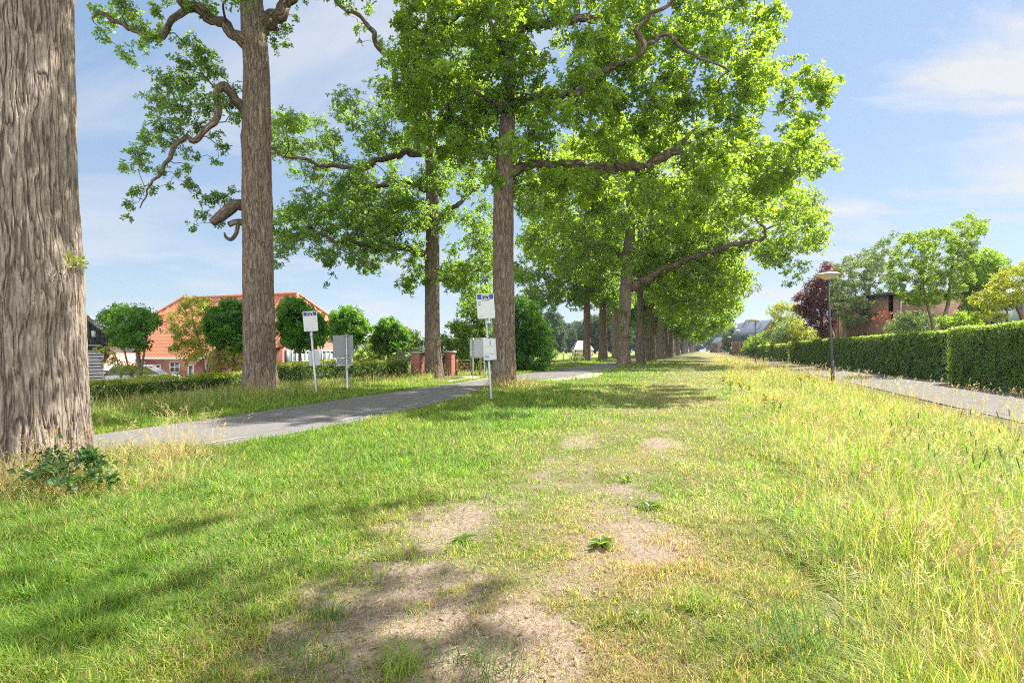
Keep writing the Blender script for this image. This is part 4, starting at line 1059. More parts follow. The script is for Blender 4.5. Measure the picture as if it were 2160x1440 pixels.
rhedge('tall clipped hedge nearest along the grey path, with dark glossy leaves', 11.0, 25.0, 14.45, 19.15, 1.05, 2.42, 46000, .095, 801, top_mat='mid_leaf', group='clipped hedges along the path')
rhedge('long clipped hedge beyond the grassy gap, running up to the second lamp post', 27.0, 66.5, 20.45, 32.3, 1.05, 2.36, 60000, .12, 802, top_mat='mid_leaf', group='clipped hedges along the path')
rhedge('clipped hedge past the second lamp post along the path', 68.5, 112, 32.2, 46.5, 1.1, 2.1, 12000, .22, 803, top_mat='yellow_leaf', group='clipped hedges along the path')
rhedge('farthest clipped hedge at the vanishing end of the path', 114, 200, 47.3, 76.9, 1.2, 2.1, 9000, .34, 804, group='clipped hedges along the path')
hedge('low shaggy hedge between the first and second oak trunks across the road', [(-13.2, 10.5), (-11.2, 15), (-9.75, 21.3)], -1.0, .64, 14000, .075, 805, mat='mid_leaf', top_mat='yellow_leaf', rough=.22, noise_h=.16, group='low hedges across the road')
hedge('low hedge with yellow tips running from the second oak to the brick pillar', [(-9.6, 21.9), (-7.6, 25.5), (-5.3, 29.3)], -1.0, .9, 13000, .08, 806, mat='mid_leaf', top_mat='yellow_leaf', rough=.2, noise_h=.14, group='low hedges across the road')

def garden_tree(name, label, cat, px, d, stems, poly, spread, spacing, r, dens, L, mat, n, seed, group=None, k=6, gz=None, flat=.85, wl=.55, up=.5):
    rng = np.random.default_rng(seed)
    x = (px - CX) / FPX * d; z0 = float(hgt(x, d)) if gz is None else gz
    root = thing(name, label, cat, (x, d, z0), group)
    sk, sr = [], []
    g = Geo()
    for st in stems:
        lp = [W(a, b, d + (o[0] if o else 0)) for (a, b, w_, *o) in st]; lr = [w_ / 2 / FPX * d for (a, b, w_, *o) in st]
        lp[0][2] = min(lp[0][2], z0 - .05)
        p, rr = smooth_path(lp, lr, max(.15, d * .006)); tube(g, p, rr, 9, .10, seed)
        sk.append(p[len(p) // 3:]); sr.append(rr[len(rr) // 3:])
    g.build('trunk', M['bark'], root, smooth=True)
    polys = poly if isinstance(poly[0], list) else [poly]
    if name == 'ball_tree':
        cen = np.mean(polys[0], axis=0); polys = [[tuple(cen + (np.array(p_) - cen) * .84) for p_ in polys[0]]]
    cl = []
    ar = [abs(sum(p[i - 1][0] * p[i][1] - p[i][0] * p[i - 1][1] for i in range(len(p)))) for p in polys]
    for pl, a_ in zip(polys, ar): cl += clumps_in(rng, pl, d, spread, spacing, r[0], r[1], 3000, max(6, int(n * a_ / sum(ar))))
    leaf, twig = Geo(), Geo()
    grow(rng, cl, np.vstack(sk), np.concatenate(sr), leaf, twig, dens, L, L * wl, k, flat, rmin=.008, twp=.35, up=up)
    twig.build('twig_sprays', M['bark_thin'], root); leaf.build('crown', M[mat], root)
    return root
GT = garden_tree
# ball-shaped yard trees across the road
GT('ball_tree', 'airy yard tree with a loose wide crown, left end of the row before the farmhouse', 'tree', 292, 24, [[(296, 800, 8), (292, 755, 8), (288, 735, 7), (280, 700, 5)], [(289, 735, 5), (310, 705, 4)], [(287, 735, 5), (250, 690, 3)]],
   [(210, 655), (240, 645), (300, 645), (345, 668), (335, 690), (310, 705), (310, 735), (270, 735), (235, 715), (215, 690)], 1.3, .42, (.28, .46), 190, .12, 'ball_leaf', 60, 901, 'round yard trees before the farmhouse', gz=-.5)
GT('ball_tree', 'dense dark round yard tree touching the left side of the second oak trunk', 'tree', 492, 27, [[(493, 800, 8), (493, 760, 8), (492, 735, 7), (488, 690, 5)]],
   [(430, 690), (440, 655), (480, 630), (520, 632), (548, 660), (548, 710), (525, 738), (480, 742), (445, 725)], 1.3, .45, (.34, .52), 240, .15, 'ball_leaf', 75, 902, 'round yard trees before the farmhouse', gz=-.5)
GT('ball_tree', 'dark round yard tree in front of the shuttered windows', 'tree', 633, 28, [[(633, 800, 7), (633, 760, 7), (632, 730, 6), (634, 680, 5)]],
   [(582, 690), (585, 655), (612, 622), (640, 640), (672, 660), (695, 690), (690, 720), (650, 740), (605, 735)], 1.3, .45, (.32, .5), 240, .15, 'ball_leaf', 75, 903, 'round yard trees before the farmhouse', gz=-.5)
GT('ball_tree', 'pointed yard tree standing behind the two bus stop panels', 'tree', 738, 36, [[(738, 800, 6), (738, 740, 5), (740, 700, 4)]],
   [(692, 690), (700, 662), (735, 643), (762, 655), (780, 690), (772, 720), (735, 738), (705, 722)], 1.5, .5, (.34, .55), 230, .15, 'ball_leaf', 60, 904, 'round yard trees before the farmhouse', gz=-.6)
GT('ball_tree', 'broad little yard tree nearest the brick gate pillar', 'tree', 820, 38, [[(820, 800, 6), (819, 745, 6), (820, 705, 4)]],
   [(780, 715), (790, 690), (820, 668), (845, 680), (866, 708), (860, 735), (820, 742), (788, 738)], 1.5, .5, (.36, .58), 240, .15, 'ball_leaf', 60, 905, 'round yard trees before the farmhouse', gz=-.6)
GT('pale_tree', 'pale yellowish loose tree before the orange farmhouse roof', 'tree', 430, 29, [[(432, 800, 7), (430, 760, 7), (420, 720, 5), (405, 670, 4)], [(430, 765, 4), (445, 740, 3)]],
   [(355, 680), (370, 650), (400, 632), (425, 622), (446, 640), (450, 700), (440, 745), (400, 760), (365, 745), (372, 710)], 1.3, .46, (.28, .45), 120, .12, 'yellow_leaf', 60, 906, gz=-.5)
GT('sapling', 'thin pale sapling in front of the silver car', 'tree', 262, 22, [[(262, 810, 4), (250, 770, 3), (240, 745, 2)]],
   [(205, 735), (230, 728), (262, 770), (310, 765), (320, 790), (260, 795), (225, 775)], .8, .32, (.16, .26), 160, .09, 'yellow_leaf', 30, 907, gz=-.4)
GT('sapling', 'low yellow-leaved shrub on a stake between pale tree and second oak', 'shrub', 480, 26, [[(480, 800, 4), (480, 770, 3)]],
   [(440, 745), (470, 735), (508, 745), (510, 775), (450, 780)], 1.0, .4, (.2, .32), 140, .10, 'yellow_leaf', 22, 908, gz=-.4)
# shrubbery near the gate
GT('shrub', 'bright green shrub behind the yard trees, left of the gate', 'shrub', 800, 44, [[(800, 790, 8), (800, 740, 5)]],
   [(750, 750), (770, 715), (800, 735), (860, 700), (885, 715), (890, 770), (760, 775)], 2, .8, (.5, .8), 90, .17, 'mid_leaf', 40, 911, gz=-.4)
GT('shrub', 'light green shrub seen between the two brick pillars', 'shrub', 940, 42, [[(940, 790, 8), (940, 740, 5)]],
   [(890, 770), (900, 720), (930, 700), (960, 715), (1000, 735), (1005, 780), (900, 785)], 2, .8, (.5, .8), 90, .17, 'mid_leaf', 40, 912, gz=-.2)
GT('tall_shrub', 'tall loose shrub behind the nearer bus stop sign', 'shrub', 1000, 38, [[(1000, 785, 12), (1000, 720, 9), (1000, 660, 5)]],
   [(955, 700), (968, 660), (985, 630), (1030, 610), (1060, 640), (1060, 770), (980, 775), (975, 730)], 2.2, .75, (.5, .8), 100, .16, 'oak_leaf_shade', 70, 913, gz=0)
GT('tall_shrub', 'dark rounded bush right of the big oak trunk, at the road bend', 'shrub', 1115, 41, [[(1112, 785, 12), (1112, 720, 9), (1110, 670, 5)]],
   [(1080, 640), (1100, 630), (1125, 650), (1150, 690), (1160, 735), (1150, 782), (1085, 785)], 2.0, .7, (.5, .8), 130, .16, 'ball_leaf', 70, 914, gz=0)

# right-hand gardens behind the clipped hedges
GT('copper_tree', 'purple-leaved tree behind the hedge, just left of the nearest lamp', 'tree', 1735, 54, [[(1738, 745, 9), (1735, 700, 8), (1730, 640, 5)]],
   [(1672, 640), (1690, 615), (1720, 590), (1742, 558), (1768, 565), (1775, 640), (1762, 712), (1725, 700), (1700, 668)], 2.5, .72, (.5, .8), 130, .14, 'purple_leaf', 90, 921)
GT('garden_tree', 'grey-green garden tree with sparse top, right behind the nearest lamp', 'tree', 1832, 46, [[(1832, 740, 12), (1832, 700, 11), (1830, 640, 7), (1845, 560, 3), (1878, 500, 1)], [(1783, 740, 7), (1782, 690, 6), (1775, 650, 3)], [(1830, 650, 6), (1800, 590, 2)]],
   [[(1745, 580), (1790, 540), (1850, 520), (1868, 560), (1890, 590), (1885, 640), (1850, 672), (1790, 690), (1755, 650)], [(1850, 520), (1870, 490), (1888, 486), (1872, 530), (1856, 550)]], 2.6, .50, (.30, .5), 140, .125, 'grey_leaf', 200, 922)
GT('garden_tree', 'tall bright green garden tree with a tuft above the brick house', 'tree', 1985, 34, [[(1985, 740, 11), (1988, 690, 10), (2000, 640, 7), (2010, 560, 3), (2040, 480, 1)], [(1975, 740, 8), (1968, 690, 7), (1955, 640, 4), (1940, 560, 2)]],
   [[(1878, 540), (1900, 495), (1960, 486), (2000, 488), (2045, 540), (2050, 590), (2025, 630), (1970, 640), (1900, 640), (1880, 600)], [(1995, 490), (2040, 458), (2070, 460), (2085, 485), (2060, 510), (2050, 545), (2010, 530)]], 2.4, .46, (.25, .42), 150, .12, 'mid_leaf', 270, 923)
GT('garden_tree', 'feathery mid green tree between the tall bright tree and the yellow one', 'tree', 2085, 39, [[(2085, 740, 8), (2085, 680, 7), (2085, 600, 4)]],
   [(2030, 570), (2060, 535), (2095, 530), (2122, 555), (2118, 600), (2090, 650), (2040, 650)], 2, .62, (.38, .6), 150, .13, 'oak_leaf_shade', 110, 924)
GT('maple_tree', 'yellow-leaved tree with level sprays above the nearest path hedge', 'tree', 2168, 27, [[(2175, 740, 12), (2162, 690, 10), (2140, 640, 7), (2110, 610, 3)], [(2168, 700, 7), (2180, 640, 5), (2170, 580, 3)]],
   [[(2050, 622), (2090, 612), (2130, 640), (2120, 668), (2075, 672)], [(2085, 600), (2130, 560), (2200, 550), (2210, 640), (2170, 640), (2120, 640)]], 1.6, .5, (.3, .46), 150, .105, 'yellow_leaf', 120, 925, flat=.45)
GT('shrub', 'yellow-green tree far behind the second lamp, left of the purple tree', 'tree', 1650, 88, [[(1650, 745, 6), (1652, 690, 4)]],
   [(1618, 700), (1625, 655), (1655, 640), (1695, 650), (1700, 715), (1640, 735)], 3, 1.1, (.8, 1.2), 45, .25, 'yellow_leaf', 40, 926)
GT('shrub', 'olive shrub below the yellow-green tree by the far hedge', 'shrub', 1655, 76, [[(1660, 745, 6), (1660, 715, 4)]],
   [(1625, 735), (1640, 690), (1668, 680), (1690, 700), (1685, 742)], 2, .9, (.7, 1.05), 60, .2, 'grey_leaf', 40, 927)
GT('shrub', 'light yellow shrub right below the purple tree', 'shrub', 1695, 62, [[(1700, 745, 6), (1700, 710, 4)]],
   [(1662, 735), (1668, 690), (1690, 676), (1715, 700), (1770, 705), (1775, 735)], 1.5, .7, (.5, .8), 80, .17, 'yellow_leaf', 60, 928)
GT('shrub', 'tall garden shrub with silvery leaves in front of the brick house', 'shrub', 1920, 36, [[(1920, 745, 6), (1920, 690, 4)]],
   [(1865, 715), (1880, 672), (1920, 658), (1975, 665), (1990, 705), (1880, 720)], 1.6, .5, (.34, .5), 150, .10, 'grey_leaf', 60, 929)
GT('shrub', 'fresh green shrub between silvery shrub and conservatory', 'shrub', 2025, 29, [[(2025, 745, 5), (2025, 690, 4)]],
   [(1985, 705), (1990, 675), (2030, 665), (2060, 672), (2070, 690), (2040, 705)], 1.2, .45, (.3, .45), 150, .12, 'mid_leaf', 35, 930)
GT('red_maple', 'small red-leaved maple before the garage', 'tree', 1850, 40, [[(1862, 740, 5), (1862, 690, 4), (1870, 665, 3)]],
   [(1842, 668), (1865, 652), (1892, 662), (1888, 690), (1850, 690)], 1.2, .5, (.24, .36), 60, .09, 'red_leaf', 20, 931)
GT('pine_tree', 'dark round-topped pine behind the slate blue roofs', 'tree', 1585, 175, [[(1588, 745, 4), (1588, 700, 3)]],
   [(1556, 705), (1565, 685), (1590, 677), (1610, 690), (1605, 712), (1570, 725)], 5, 2.2, (1.4, 2.2), 12, .5, 'far_hazed_leaf', 30, 932)
GT('garden_tree', 'rounded green tree at the far end of the path, left of the slate roofs', 'tree', 1545, 205, [[(1548, 745, 3), (1548, 720, 2)]],
   [(1528, 735), (1530, 705), (1548, 695), (1562, 715), (1562, 740)], 5, 2.4, (1.6, 2.4), 11, .55, 'far_hazed_leaf', 26, 933)
GT('shrub', 'green garden trees\' lowest bush beside the slate roofed house', 'shrub', 1612, 98, [[(1612, 745, 4), (1612, 720, 3)]],
   [(1570, 742), (1585, 715), (1612, 706), (1645, 712), (1640, 742)], 3, 1.3, (.8, 1.2), 40, .28, 'mid_leaf', 36, 934)

# meadow shrubs, far wood
GT('shrub', 'small pale shrub on the verge left of the lone meadow-side oak', 'shrub', 1216, 62, [[(1216, 765, 3), (1216, 752, 2)]],
   [(1206, 766), (1208, 750), (1222, 746), (1226, 766)], 1, .6, (.4, .6), 60, .18, 'grey_leaf', 12, 941)
GT('shrub', 'lone young pale green shrub in the meadow before the blue wood', 'shrub', 1171, 120, [[(1171, 752, 2), (1171, 742, 2)]],
   [(1166, 752), (1168, 741), (1174, 741), (1177, 752)], 1, .8, (.5, .8), 30, .3, 'mid_leaf', 8, 942)
def far_tree(seed, lo):
    rng = np.random.default_rng(seed)
    root = thing('distant_tree', 'bluish tree in the wood on the far side of the meadow', 'tree', (0, 0, 0), 'trees of the far wood')
    g = Geo(); P, R = trunk_mesh(g, [(0, 0, -.3), (0, 0, 3), (.2, 0, 8), (0, .2, 14)], [.5, .4, .3, .1], 10, 1.2, .2, .6, 4, 0, seed); g.build('trunk', M['bark'], root)
    cl = crown_ball(rng, (0, 0, 9.0), (6.0, 6.0, 8.0), 46, 1.5, 2.6, lo)
    leaf, twig = Geo(), Geo(); grow(rng, cl, P, R, leaf, twig, 9, .75, .5, 5, rmin=.06, twp=0)
    twig.build('twig_sprays', M['bark_thin'], root); leaf.build('crown', M['far_hazed_leaf'], root)
    return root
FT = [far_tree(951, -1), far_tree(952, -1)]
rng = np.random.default_rng(955)
sp = [(1150, 190, 1.0), (1163, 205, .9), (1140, 215, 1.05), (1178, 260, .8), (1195, 270, .75), (1208, 285, .8), (1222, 300, .85), (1240, 300, 1.0), (1255, 290, 1.15), (1268, 280, 1.2), (1290, 270, 1.1), (1305, 300, 1.2), (1125, 260, 1.0), (1105, 280, .9), (1085, 300, .8), (1330, 330, 1.1),
      (1360, 350, 1.1), (1390, 370, 1.1), (1060, 320, .8), (1030, 320, .8), (1185, 330, 1.0), (1215, 350, 1.1), (1470, 420, 1.1), (1490, 440, 1.0), (1508, 430, .8), (1524, 420, .9), (1445, 420, 1.1), (1540, 330, .9), (1000, 330, .7), (970, 330, .7), (870, 300, .5), (845, 300, .45)]
for i, (px, d, s) in enumerate(sp):
    loc = ((px - CX) / FPX * d, d, -.6); r_ = rng.uniform(0, 6.28)
    if i < 2: FT[i].location = loc; FT[i].scale = (s, s, s); continue
    copy_tree(FT[i % 2], loc, r_, s * rng.uniform(.92, 1.08))

# ------------------------------------------------------------------ buildings
def frame(o, u, w):          # local axes -> place
    u, w = np.array(u, float), np.array(w, float)
    return lambda a, b, z: np.array([o[0] + u[0] * a + w[0] * b, o[1] + u[1] * a + w[1] * b, z])
def wallq(g, p0, p1, z0, z1, thick=None, mat=0):
    p0, p1 = np.array(p0, float), np.array(p1, float); L = np.linalg.norm(p1 - p0)
    d = (p1 - p0) / L; n = np.array([d[1], -d[0]])
    t = .22
    P = [(*p0, z0), (*p1, z0), (*p1, z1), (*p0, z1)]
    Q = [(p[0] - n[0] * t, p[1] - n[1] * t, p[2]) for p in P]
    uv = np.array([(0, z0, 0), (L, z0, 0), (L, z1, 0), (0, z1, 0)] * 2)
    g.add(P + Q, [(0, 1, 2, 3), (5, 4, 7, 6), (3, 2, 6, 7), (0, 3, 7, 4), (1, 5, 6, 2)], uvw=uv, mat=mat)
def polyw(g, pts, uv, mat=0):
    n = len(pts); g.add(pts, None, [(0, i, i + 1) for i in range(1, n - 1)], uvw=np.array(uv, float), mat=mat)
def tiled(g, p00, p10, p11, p01, na, nb, amp=.035, step=.05, per=.3, row=.36):
    """roof slope of wavy tiles: a along the eave, b up the slope"""
    p00, p10, p11, p01 = [np.array(p, float) for p in (p00, p10, p11, p01)]
    nrm = unit(np.cross(p10 - p00, p01 - p00)); nrm = nrm * (1 if nrm[2] > 0 else -1)
    a = np.linspace(0, 1, na); b = np.linspace(0, 1, nb); A, Bb = np.meshgrid(a, b)
    l0 = p00[None, None] * (1 - Bb[..., None]) + p01[None, None] * Bb[..., None]; l1 = p10[None, None] * (1 - Bb[..., None]) + p11[None, None] * Bb[..., None]
    P = l0 * (1 - A[..., None]) + l1 * A[..., None]
    ua = unit(p10 - p00); da = (P - p00) @ ua; sl = np.linalg.norm(((p01 + p11) - (p00 + p10)) / 2); db = Bb * sl
    rw = np.floor(db / row)
    h = amp * np.sin(2 * np.pi * (da / per + .5 * 0)) + step * (1 - (db / row) % 1)
    P = P + nrm * h[..., None]
    i = np.arange(nb - 1)[:, None] * na; j = np.arange(na - 1)[None]
    q = np.stack([i + j, i + j + 1, i + j + na + 1, i + j + na], -1).reshape(-1, 4)
    g.add(P.reshape(-1, 3), q)
m, t = new_mat('orange_roof_tile'); n = noise(t, 7, 4, .6, wpos(t)); n_ = noise(t, .7, 3, .6, wpos(t))
out(t, bsdf(t, mixc(t, n_, mixc(t, n, (.34, .105, .05), (.47, .175, .085)), (.40, .165, .10)), .75, 0, .3)); M['tile'] = m
M['red_brick'] = brick_mat('red_brick', (.30, .11, .085), (.38, .15, .12), (.33, .27, .24))
M['pink_or_sunlit_brick'] = brick_mat('pale_or_sunlit_brick', (.46, .25, .20), (.54, .31, .25), (.5, .42, .38))  # pink outbuilding brick; on the farmhouse facade its paleness stands for sunlight
M['buff_brick'] = brick_mat('buff_brick', (.44, .31, .21), (.52, .38, .26), (.5, .44, .37))
M['brown_brick'] = brick_mat('brown_brick', (.17, .095, .065), (.24, .14, .095), (.27, .235, .21))
M['white_paint'] = plain_mat('white_paint', (.74, .74, .72), .5, 0, .4, .06)
M['shutter'] = plain_mat('grey_shutter', (.10, .13, .15), .5, 0, .4, .15, 5)
M['black_wood'] = plain_mat('black_stained_boards', (.055, .058, .07), .75, 0, .25, .35, 4, .2)
M['grey_wood'] = plain_mat('weathered_boards', (.105, .108, .125), .8, 0, .2, .3, 4, .2)
M['dark_frame'] = plain_mat('anthracite_frame', (.045, .048, .058), .45, 0, .4, .1)
M['slate'] = plain_mat('slate_blue_roof', (.055, .068, .10), .5, 0, .4, .25, 2)
M['zinc'] = plain_mat('zinc', (.36, .38, .40), .45, .7, .4, .15, 5)
m, t = new_mat('window_glass'); b = nd(t, 'ShaderNodeBsdfPrincipled'); b.inputs['Base Color'].default_value = (.10, .13, .14, 1); b.inputs['Roughness'].default_value = .06; b.inputs['Specular IOR Level'].default_value = .9
out(t, b.outputs[0]); M['glass'] = m
M['curtain_glass'] = plain_mat('curtained_window', (.26, .33, .32), .15, 0, .7, .25, 3)

def window(parent, F, a0, a1, b, z0, z1, axis='a', frame_m='white_paint', glass='glass', bars=(2, 2), depth=.07, proud=.03, fw=.07):
    """window in the wall plane: spans a0..a1 along one axis at b on the other"""
    g = Geo()
    def bx(a, bb, za, zb, o0, o1, geo):
        P = []
        for zc in (za, zb):
            for o in (o0, o1):
                for ac in (a, bb): P.append(F(ac, b + o, zc) if axis == 'a' else F(b + o, ac, zc))
        geo.add(P, [(0, 1, 3, 2), (4, 6, 7, 5), (0, 4, 5, 1), (2, 3, 7, 6), (0, 2, 6, 4), (1, 5, 7, 3)])
    s = -1 if axis == 'a' else 1
    s = window.side
    o0, o1 = sorted((0, s * proud)) if True else (0, 0)
    bx(a0, a0 + fw, z0, z1, o0 - .05, o1 + .0, g); bx(a1 - fw, a1, z0, z1, o0 - .05, o1, g)
    bx(a0 + fw, a1 - fw, z0, z0 + fw, o0 - .05, o1, g); bx(a0 + fw, a1 - fw, z1 - fw, z1, o0 - .05, o1, g)
    for k in range(1, bars[0]): c = a0 + (a1 - a0) * k / bars[0]; bx(c - .025, c + .025, z0 + fw, z1 - fw, o0 - .04, o1 - .005, g)
    for k in range(1, bars[1]): c = z0 + (z1 - z0) * k / bars[1]; bx(a0 + fw, a1 - fw, c - .025, c + .025, o0 - .041, o1 - .007, g)
    o = g.build('window', M[frame_m], parent)
    p = Geo(); mid = s * .004; bx(a0 + fw * .5, a1 - fw * .5, z0 + fw * .5, z1 - fw * .5, min(mid, -.02), max(mid, -.018), p)
    p.build('pane', M[glass], parent).parent = o
    return o
window.side = -1

def farmhouse():
    O = (-14.6, 36.0); F = frame(O, (.33, .944), (-.944, .33)); gz = -1.0
    root = thing('farmhouse', 'red brick farmhouse with a huge orange tiled hipped roof behind the yard trees', 'house', (O[0], O[1], gz))
    wl = Geo(); xy = lambda a, b: F(a, b, 0)[:2]
    # front block: facade towards the avenue (b = 0) and its side (a = 0)
    polyw(wl, [F(0, 0, gz), F(7, 0, gz), F(7, 0, 1.9), F(5.6, 0, 3.3), F(1.4, 0, 3.3), F(0, 0, 1.9)], [(0, gz, 0), (7, gz, 0), (7, 1.9, 0), (5.6, 3.3, 0), (1.4, 3.3, 0), (0, 1.9, 0)])
    wl.build('facade', M['pink_or_sunlit_brick'], root)  # paler than the side walls: sunlight on this face put into the colour
    ws = Geo()
    wallq(ws, xy(0, 5), xy(0, 0), gz, 1.9); wallq(ws, xy(-1, 15.6), xy(-1, 5), gz, .98); wallq(ws, xy(-1, 5), xy(0, 5), gz, 1.7); wallq(ws, xy(8, 15.6), xy(-1, 15.6), gz, .98); wallq(ws, xy(7, 0), xy(7, 5), gz, 1.9); wallq(ws, xy(8, 5), xy(8, 15.6), gz, .98)
    ws.build('wall', M['red_brick'], root)
    rf = Geo(); zr = 5.35; ov = .3
    def zs(a): return 1.9 + (zr - 1.9) * (a) / 3.5
    tiled(rf, F(-ov, -.25, zs(-ov)), F(-ov, 5, zs(-ov)), F(3.5, 5, zr), F(3.5, 1.7, zr), 110, 46)
    tiled(rf, F(-1.25, 5, .95), F(-1.25, 16.0, .95), F(3.5, 12.4, zr), F(3.5, 5, zr), 230, 56)
    tiled(rf, F(8.25, 5, .95), F(8.25, 16.0, .95), F(3.5, 12.4, zr), F(3.5, 5, zr), 60, 20)
    tiled(rf, F(7 + ov, -.25, zs(-ov)), F(7 + ov, 5, zs(-ov)), F(3.5, 5, zr), F(3.5, 1.7, zr), 60, 30)
    tiled(rf, F(1.2, -.35, 3.2), F(5.8, -.35, 3.2), F(3.51, 1.7, zr + .02), F(3.49, 1.7, zr + .02), 90, 26)
    tiled(rf, F(8.25, 16.0, .95), F(-1.25, 16.0, .95), F(3.49, 12.4, zr), F(3.51, 12.4, zr), 120, 50)
    roof = rf.build('roof', M['tile'], root, smooth=True)
    rd = Geo()
    for p in ([F(3.5, 1.7, zr + .06), F(3.5, 12.4, zr + .06)], [F(3.5, 12.4, zr + .06), F(-1.25, 16, 1.02)], [F(3.5, 1.7, zr + .06), F(1.2, -.35, 3.27)], [F(1.2, -.35, 3.25), F(-ov, -.3, zs(-ov) + .04)], [F(3.5, 1.7, zr + .06), F(5.8, -.35, 3.27)]):
        P, R = smooth_path(p, [.11] * len(p), .33); tube(rd, P, R * (1 + .18 * (np.arange(len(P)) % 2)), 8)
    rr = rd.build('ridge_tiles', M['tile'], root); 
    gt = Geo(); P, R = smooth_path([F(-1.32, 5, .90), F(-1.32, 16, .90)], [.07, .07], 2); tube(gt, P, R, 8); gt.build('gutter', M['white_paint'], root)
    window.side = -1
    for (a0, a1) in ((.9, 2.7), (3.9, 5.7)):
        window(root, F, a0, a1, 0, .05, 1.42, 'a', 'white_paint', 'curtain_glass', (4, 2))
        for (s0, s1) in ((a0 - .55, a0 - .05), (a1 + .05, a1 + .55)):
            g = Geo(); P = [F(a, b, z) for z in (.0, 1.47) for b in (-.05, -.01) for a in (s0, s1)]
            g.add(P, [(0, 1, 3, 2), (4, 6, 7, 5), (0, 4, 5, 1), (2, 3, 7, 6), (0, 2, 6, 4), (1, 5, 7, 3)]); g.build('shutter', M['shutter'], root)
    for (b0, b1, z0, z1, aa) in ((10.4, 11.3, -.1, .7, -1), (7.3, 8.2, -.05, .7, -1), (9.0, 9.5, -.9, .5, -1), (6.1, 6.6, -.9, .5, -1)):
        window(root, F, b0, b1, aa, z0, z1, 'b', 'white_paint', 'glass', (2, 2) if z1 - z0 < 1 else (1, 2))
    ch = Geo(); c = F(3.5, 8.5, 0); ch.box((c[0] - .35, c[1] - .35, 4.9), (c[0] + .35, c[1] + .35, 5.2)); ch.build('ridge_vent', M['red_brick'], root)
farmhouse()

def barn():
    O = (-20.9, 31.0); F = frame(O, (.33, .944), (-.944, .33)); gz = -.8
    root = thing('barn', 'dark stained wooden barn gable at the left edge behind the first oak', 'barn', (O[0], O[1], gz))
    zt = lambda a: 1.47 - a * .69
    def slab(g, a0, a1, z00, z10, z11, z01, b0, b1):
        P = [F(a, b, z) for b in (b0, b1) for a, z in ((a0, z00), (a1, z10), (a1, z11), (a0, z01))]
        g.add(P, [(0, 1, 2, 3), (5, 4, 7, 6), (0, 4, 5, 1), (1, 5, 6, 2), (2, 6, 7, 3), (3, 7, 4, 0)])
    g = Geo(); z = gz
    while z < 1.7: slab(g, -9, -1.35, z, z, z + .165, z + .165, -.02 + .0, .10); slab(g, -9, -1.35, z, z, z + .03, z + .03, -.045, -.021); z += .17
    g.build('weatherboard_wall', M['grey_wood'], root)
    g = Geo(); a = -9.0
    while a < -.45: slab(g, a, a + .2, 1.74, 1.74, max(1.76, zt(a + .2) - .1), max(1.76, zt(a) - .1), -.12, -.06); a += .225
    slab(g, -9, -.2, 1.66, 1.66, 1.735, 1.735, -.13, .0); slab(g, -9, -.5, 1.74, 1.74, 1.76, zt(-9) - .1, -.055, .0)
    g.build('board_gable', M['black_wood'], root)
    g = Geo(); slab(g, -5, .25, zt(-5), zt(.25), zt(.25) + .13, zt(-5) + .13, -.4, 9); slab(g, -10.25, -5, zt(.25), zt(-5), zt(-5) + .13, zt(.25) + .13, -.4, 9)
    g.build('roof', M['zinc'], root)
    g = Geo(); slab(g, -1.47, -1.36, gz, gz, 1.6, 1.6, .11, 9); slab(g, -9, -8.9, gz, gz, 1.6, 1.6, .11, 9); g.build('side_wall', M['grey_wood'], root)
    g = Geo(); wallq(g, F(-1.35, 1.6, 0)[:2], F(1.6, 1.6, 0)[:2], gz, 1.42); g.build('brick_wall', M['pink_or_sunlit_brick'], root)
    g = Geo(); g.prism([F(.3 + math.cos(q) * .6, 1.55, .35 + math.sin(q) * .45) for q in np.linspace(0, math.pi, 12)], F(0, .04, 0) - F(0, 0, 0)); g.build('arched_window', M['white_paint'], root)
    g = Geo(); slab(g, -2.05, -1.85, 2.15, 2.15, 2.45, 2.45, -.14, -.122); g.build('house_number_plate', M['white_paint'], root)
barn()

def flat_house(label, d, x0, x1, gz, ztop, wins, mat='brown_brick', depth=7, extra=None, name='brick_house'):
    root = thing(name, label, 'house', (x0, d, gz)); F = frame((x0, d), (1, 0), (0, 1))
    g = Geo(); w = x1 - x0
    wallq(g, (x0, d), (x1, d), gz, ztop); wallq(g, (x1, d), (x1, d + depth), gz, ztop); wallq(g, (x0, d + depth), (x0, d), gz, ztop); wallq(g, (x1, d + depth), (x0, d + depth), gz, ztop)
    g.build('wall', M[mat], root)
    g = Geo(); g.box((x0 - .25, d - .25, ztop + .003), (x1 + .25, d + depth + .25, ztop + .22)); g.build('roof', M['dark_frame'], root)
    window.side = -1
    for (a0, a1, z0, z1, gl, bars) in wins: window(root, F, a0, a1, 0, z0, z1, 'a', 'dark_frame', gl, bars, proud=.05, fw=.09)
    return root, F
X40 = lambda px, d: (px - CX) / FPX * d
r_, F_ = flat_house('brown brick house with dark framed windows half hidden by garden trees', 43, X40(1878, 43), X40(2068, 43), 0, 5.6, [(X40(1906, 43) - X40(1878, 43), X40(1972, 43) - X40(1878, 43), 2.6, 4.1, 'glass', (4, 1))])
g = Geo(); P, R = smooth_path([(X40(1899, 43), 42.93, 0), (X40(1899, 43), 42.93, 5.4)], [.05, .05], 2); tube(g, P, R, 8); g.build('downpipe', M['zinc'], r_)
flat_house('conservatory wing with tall pale panes and dark frame behind the yellow tree', 41, X40(2044, 41) + 1.5, X40(2175, 41) + 4, 0, 5.3, [(.12, 2.3, 3.3, 5.0, 'curtain_glass', (2, 1)), (.12, 2.9, .8, 3.15, 'curtain_glass', (2, 2))], name='conservatory', depth=6)
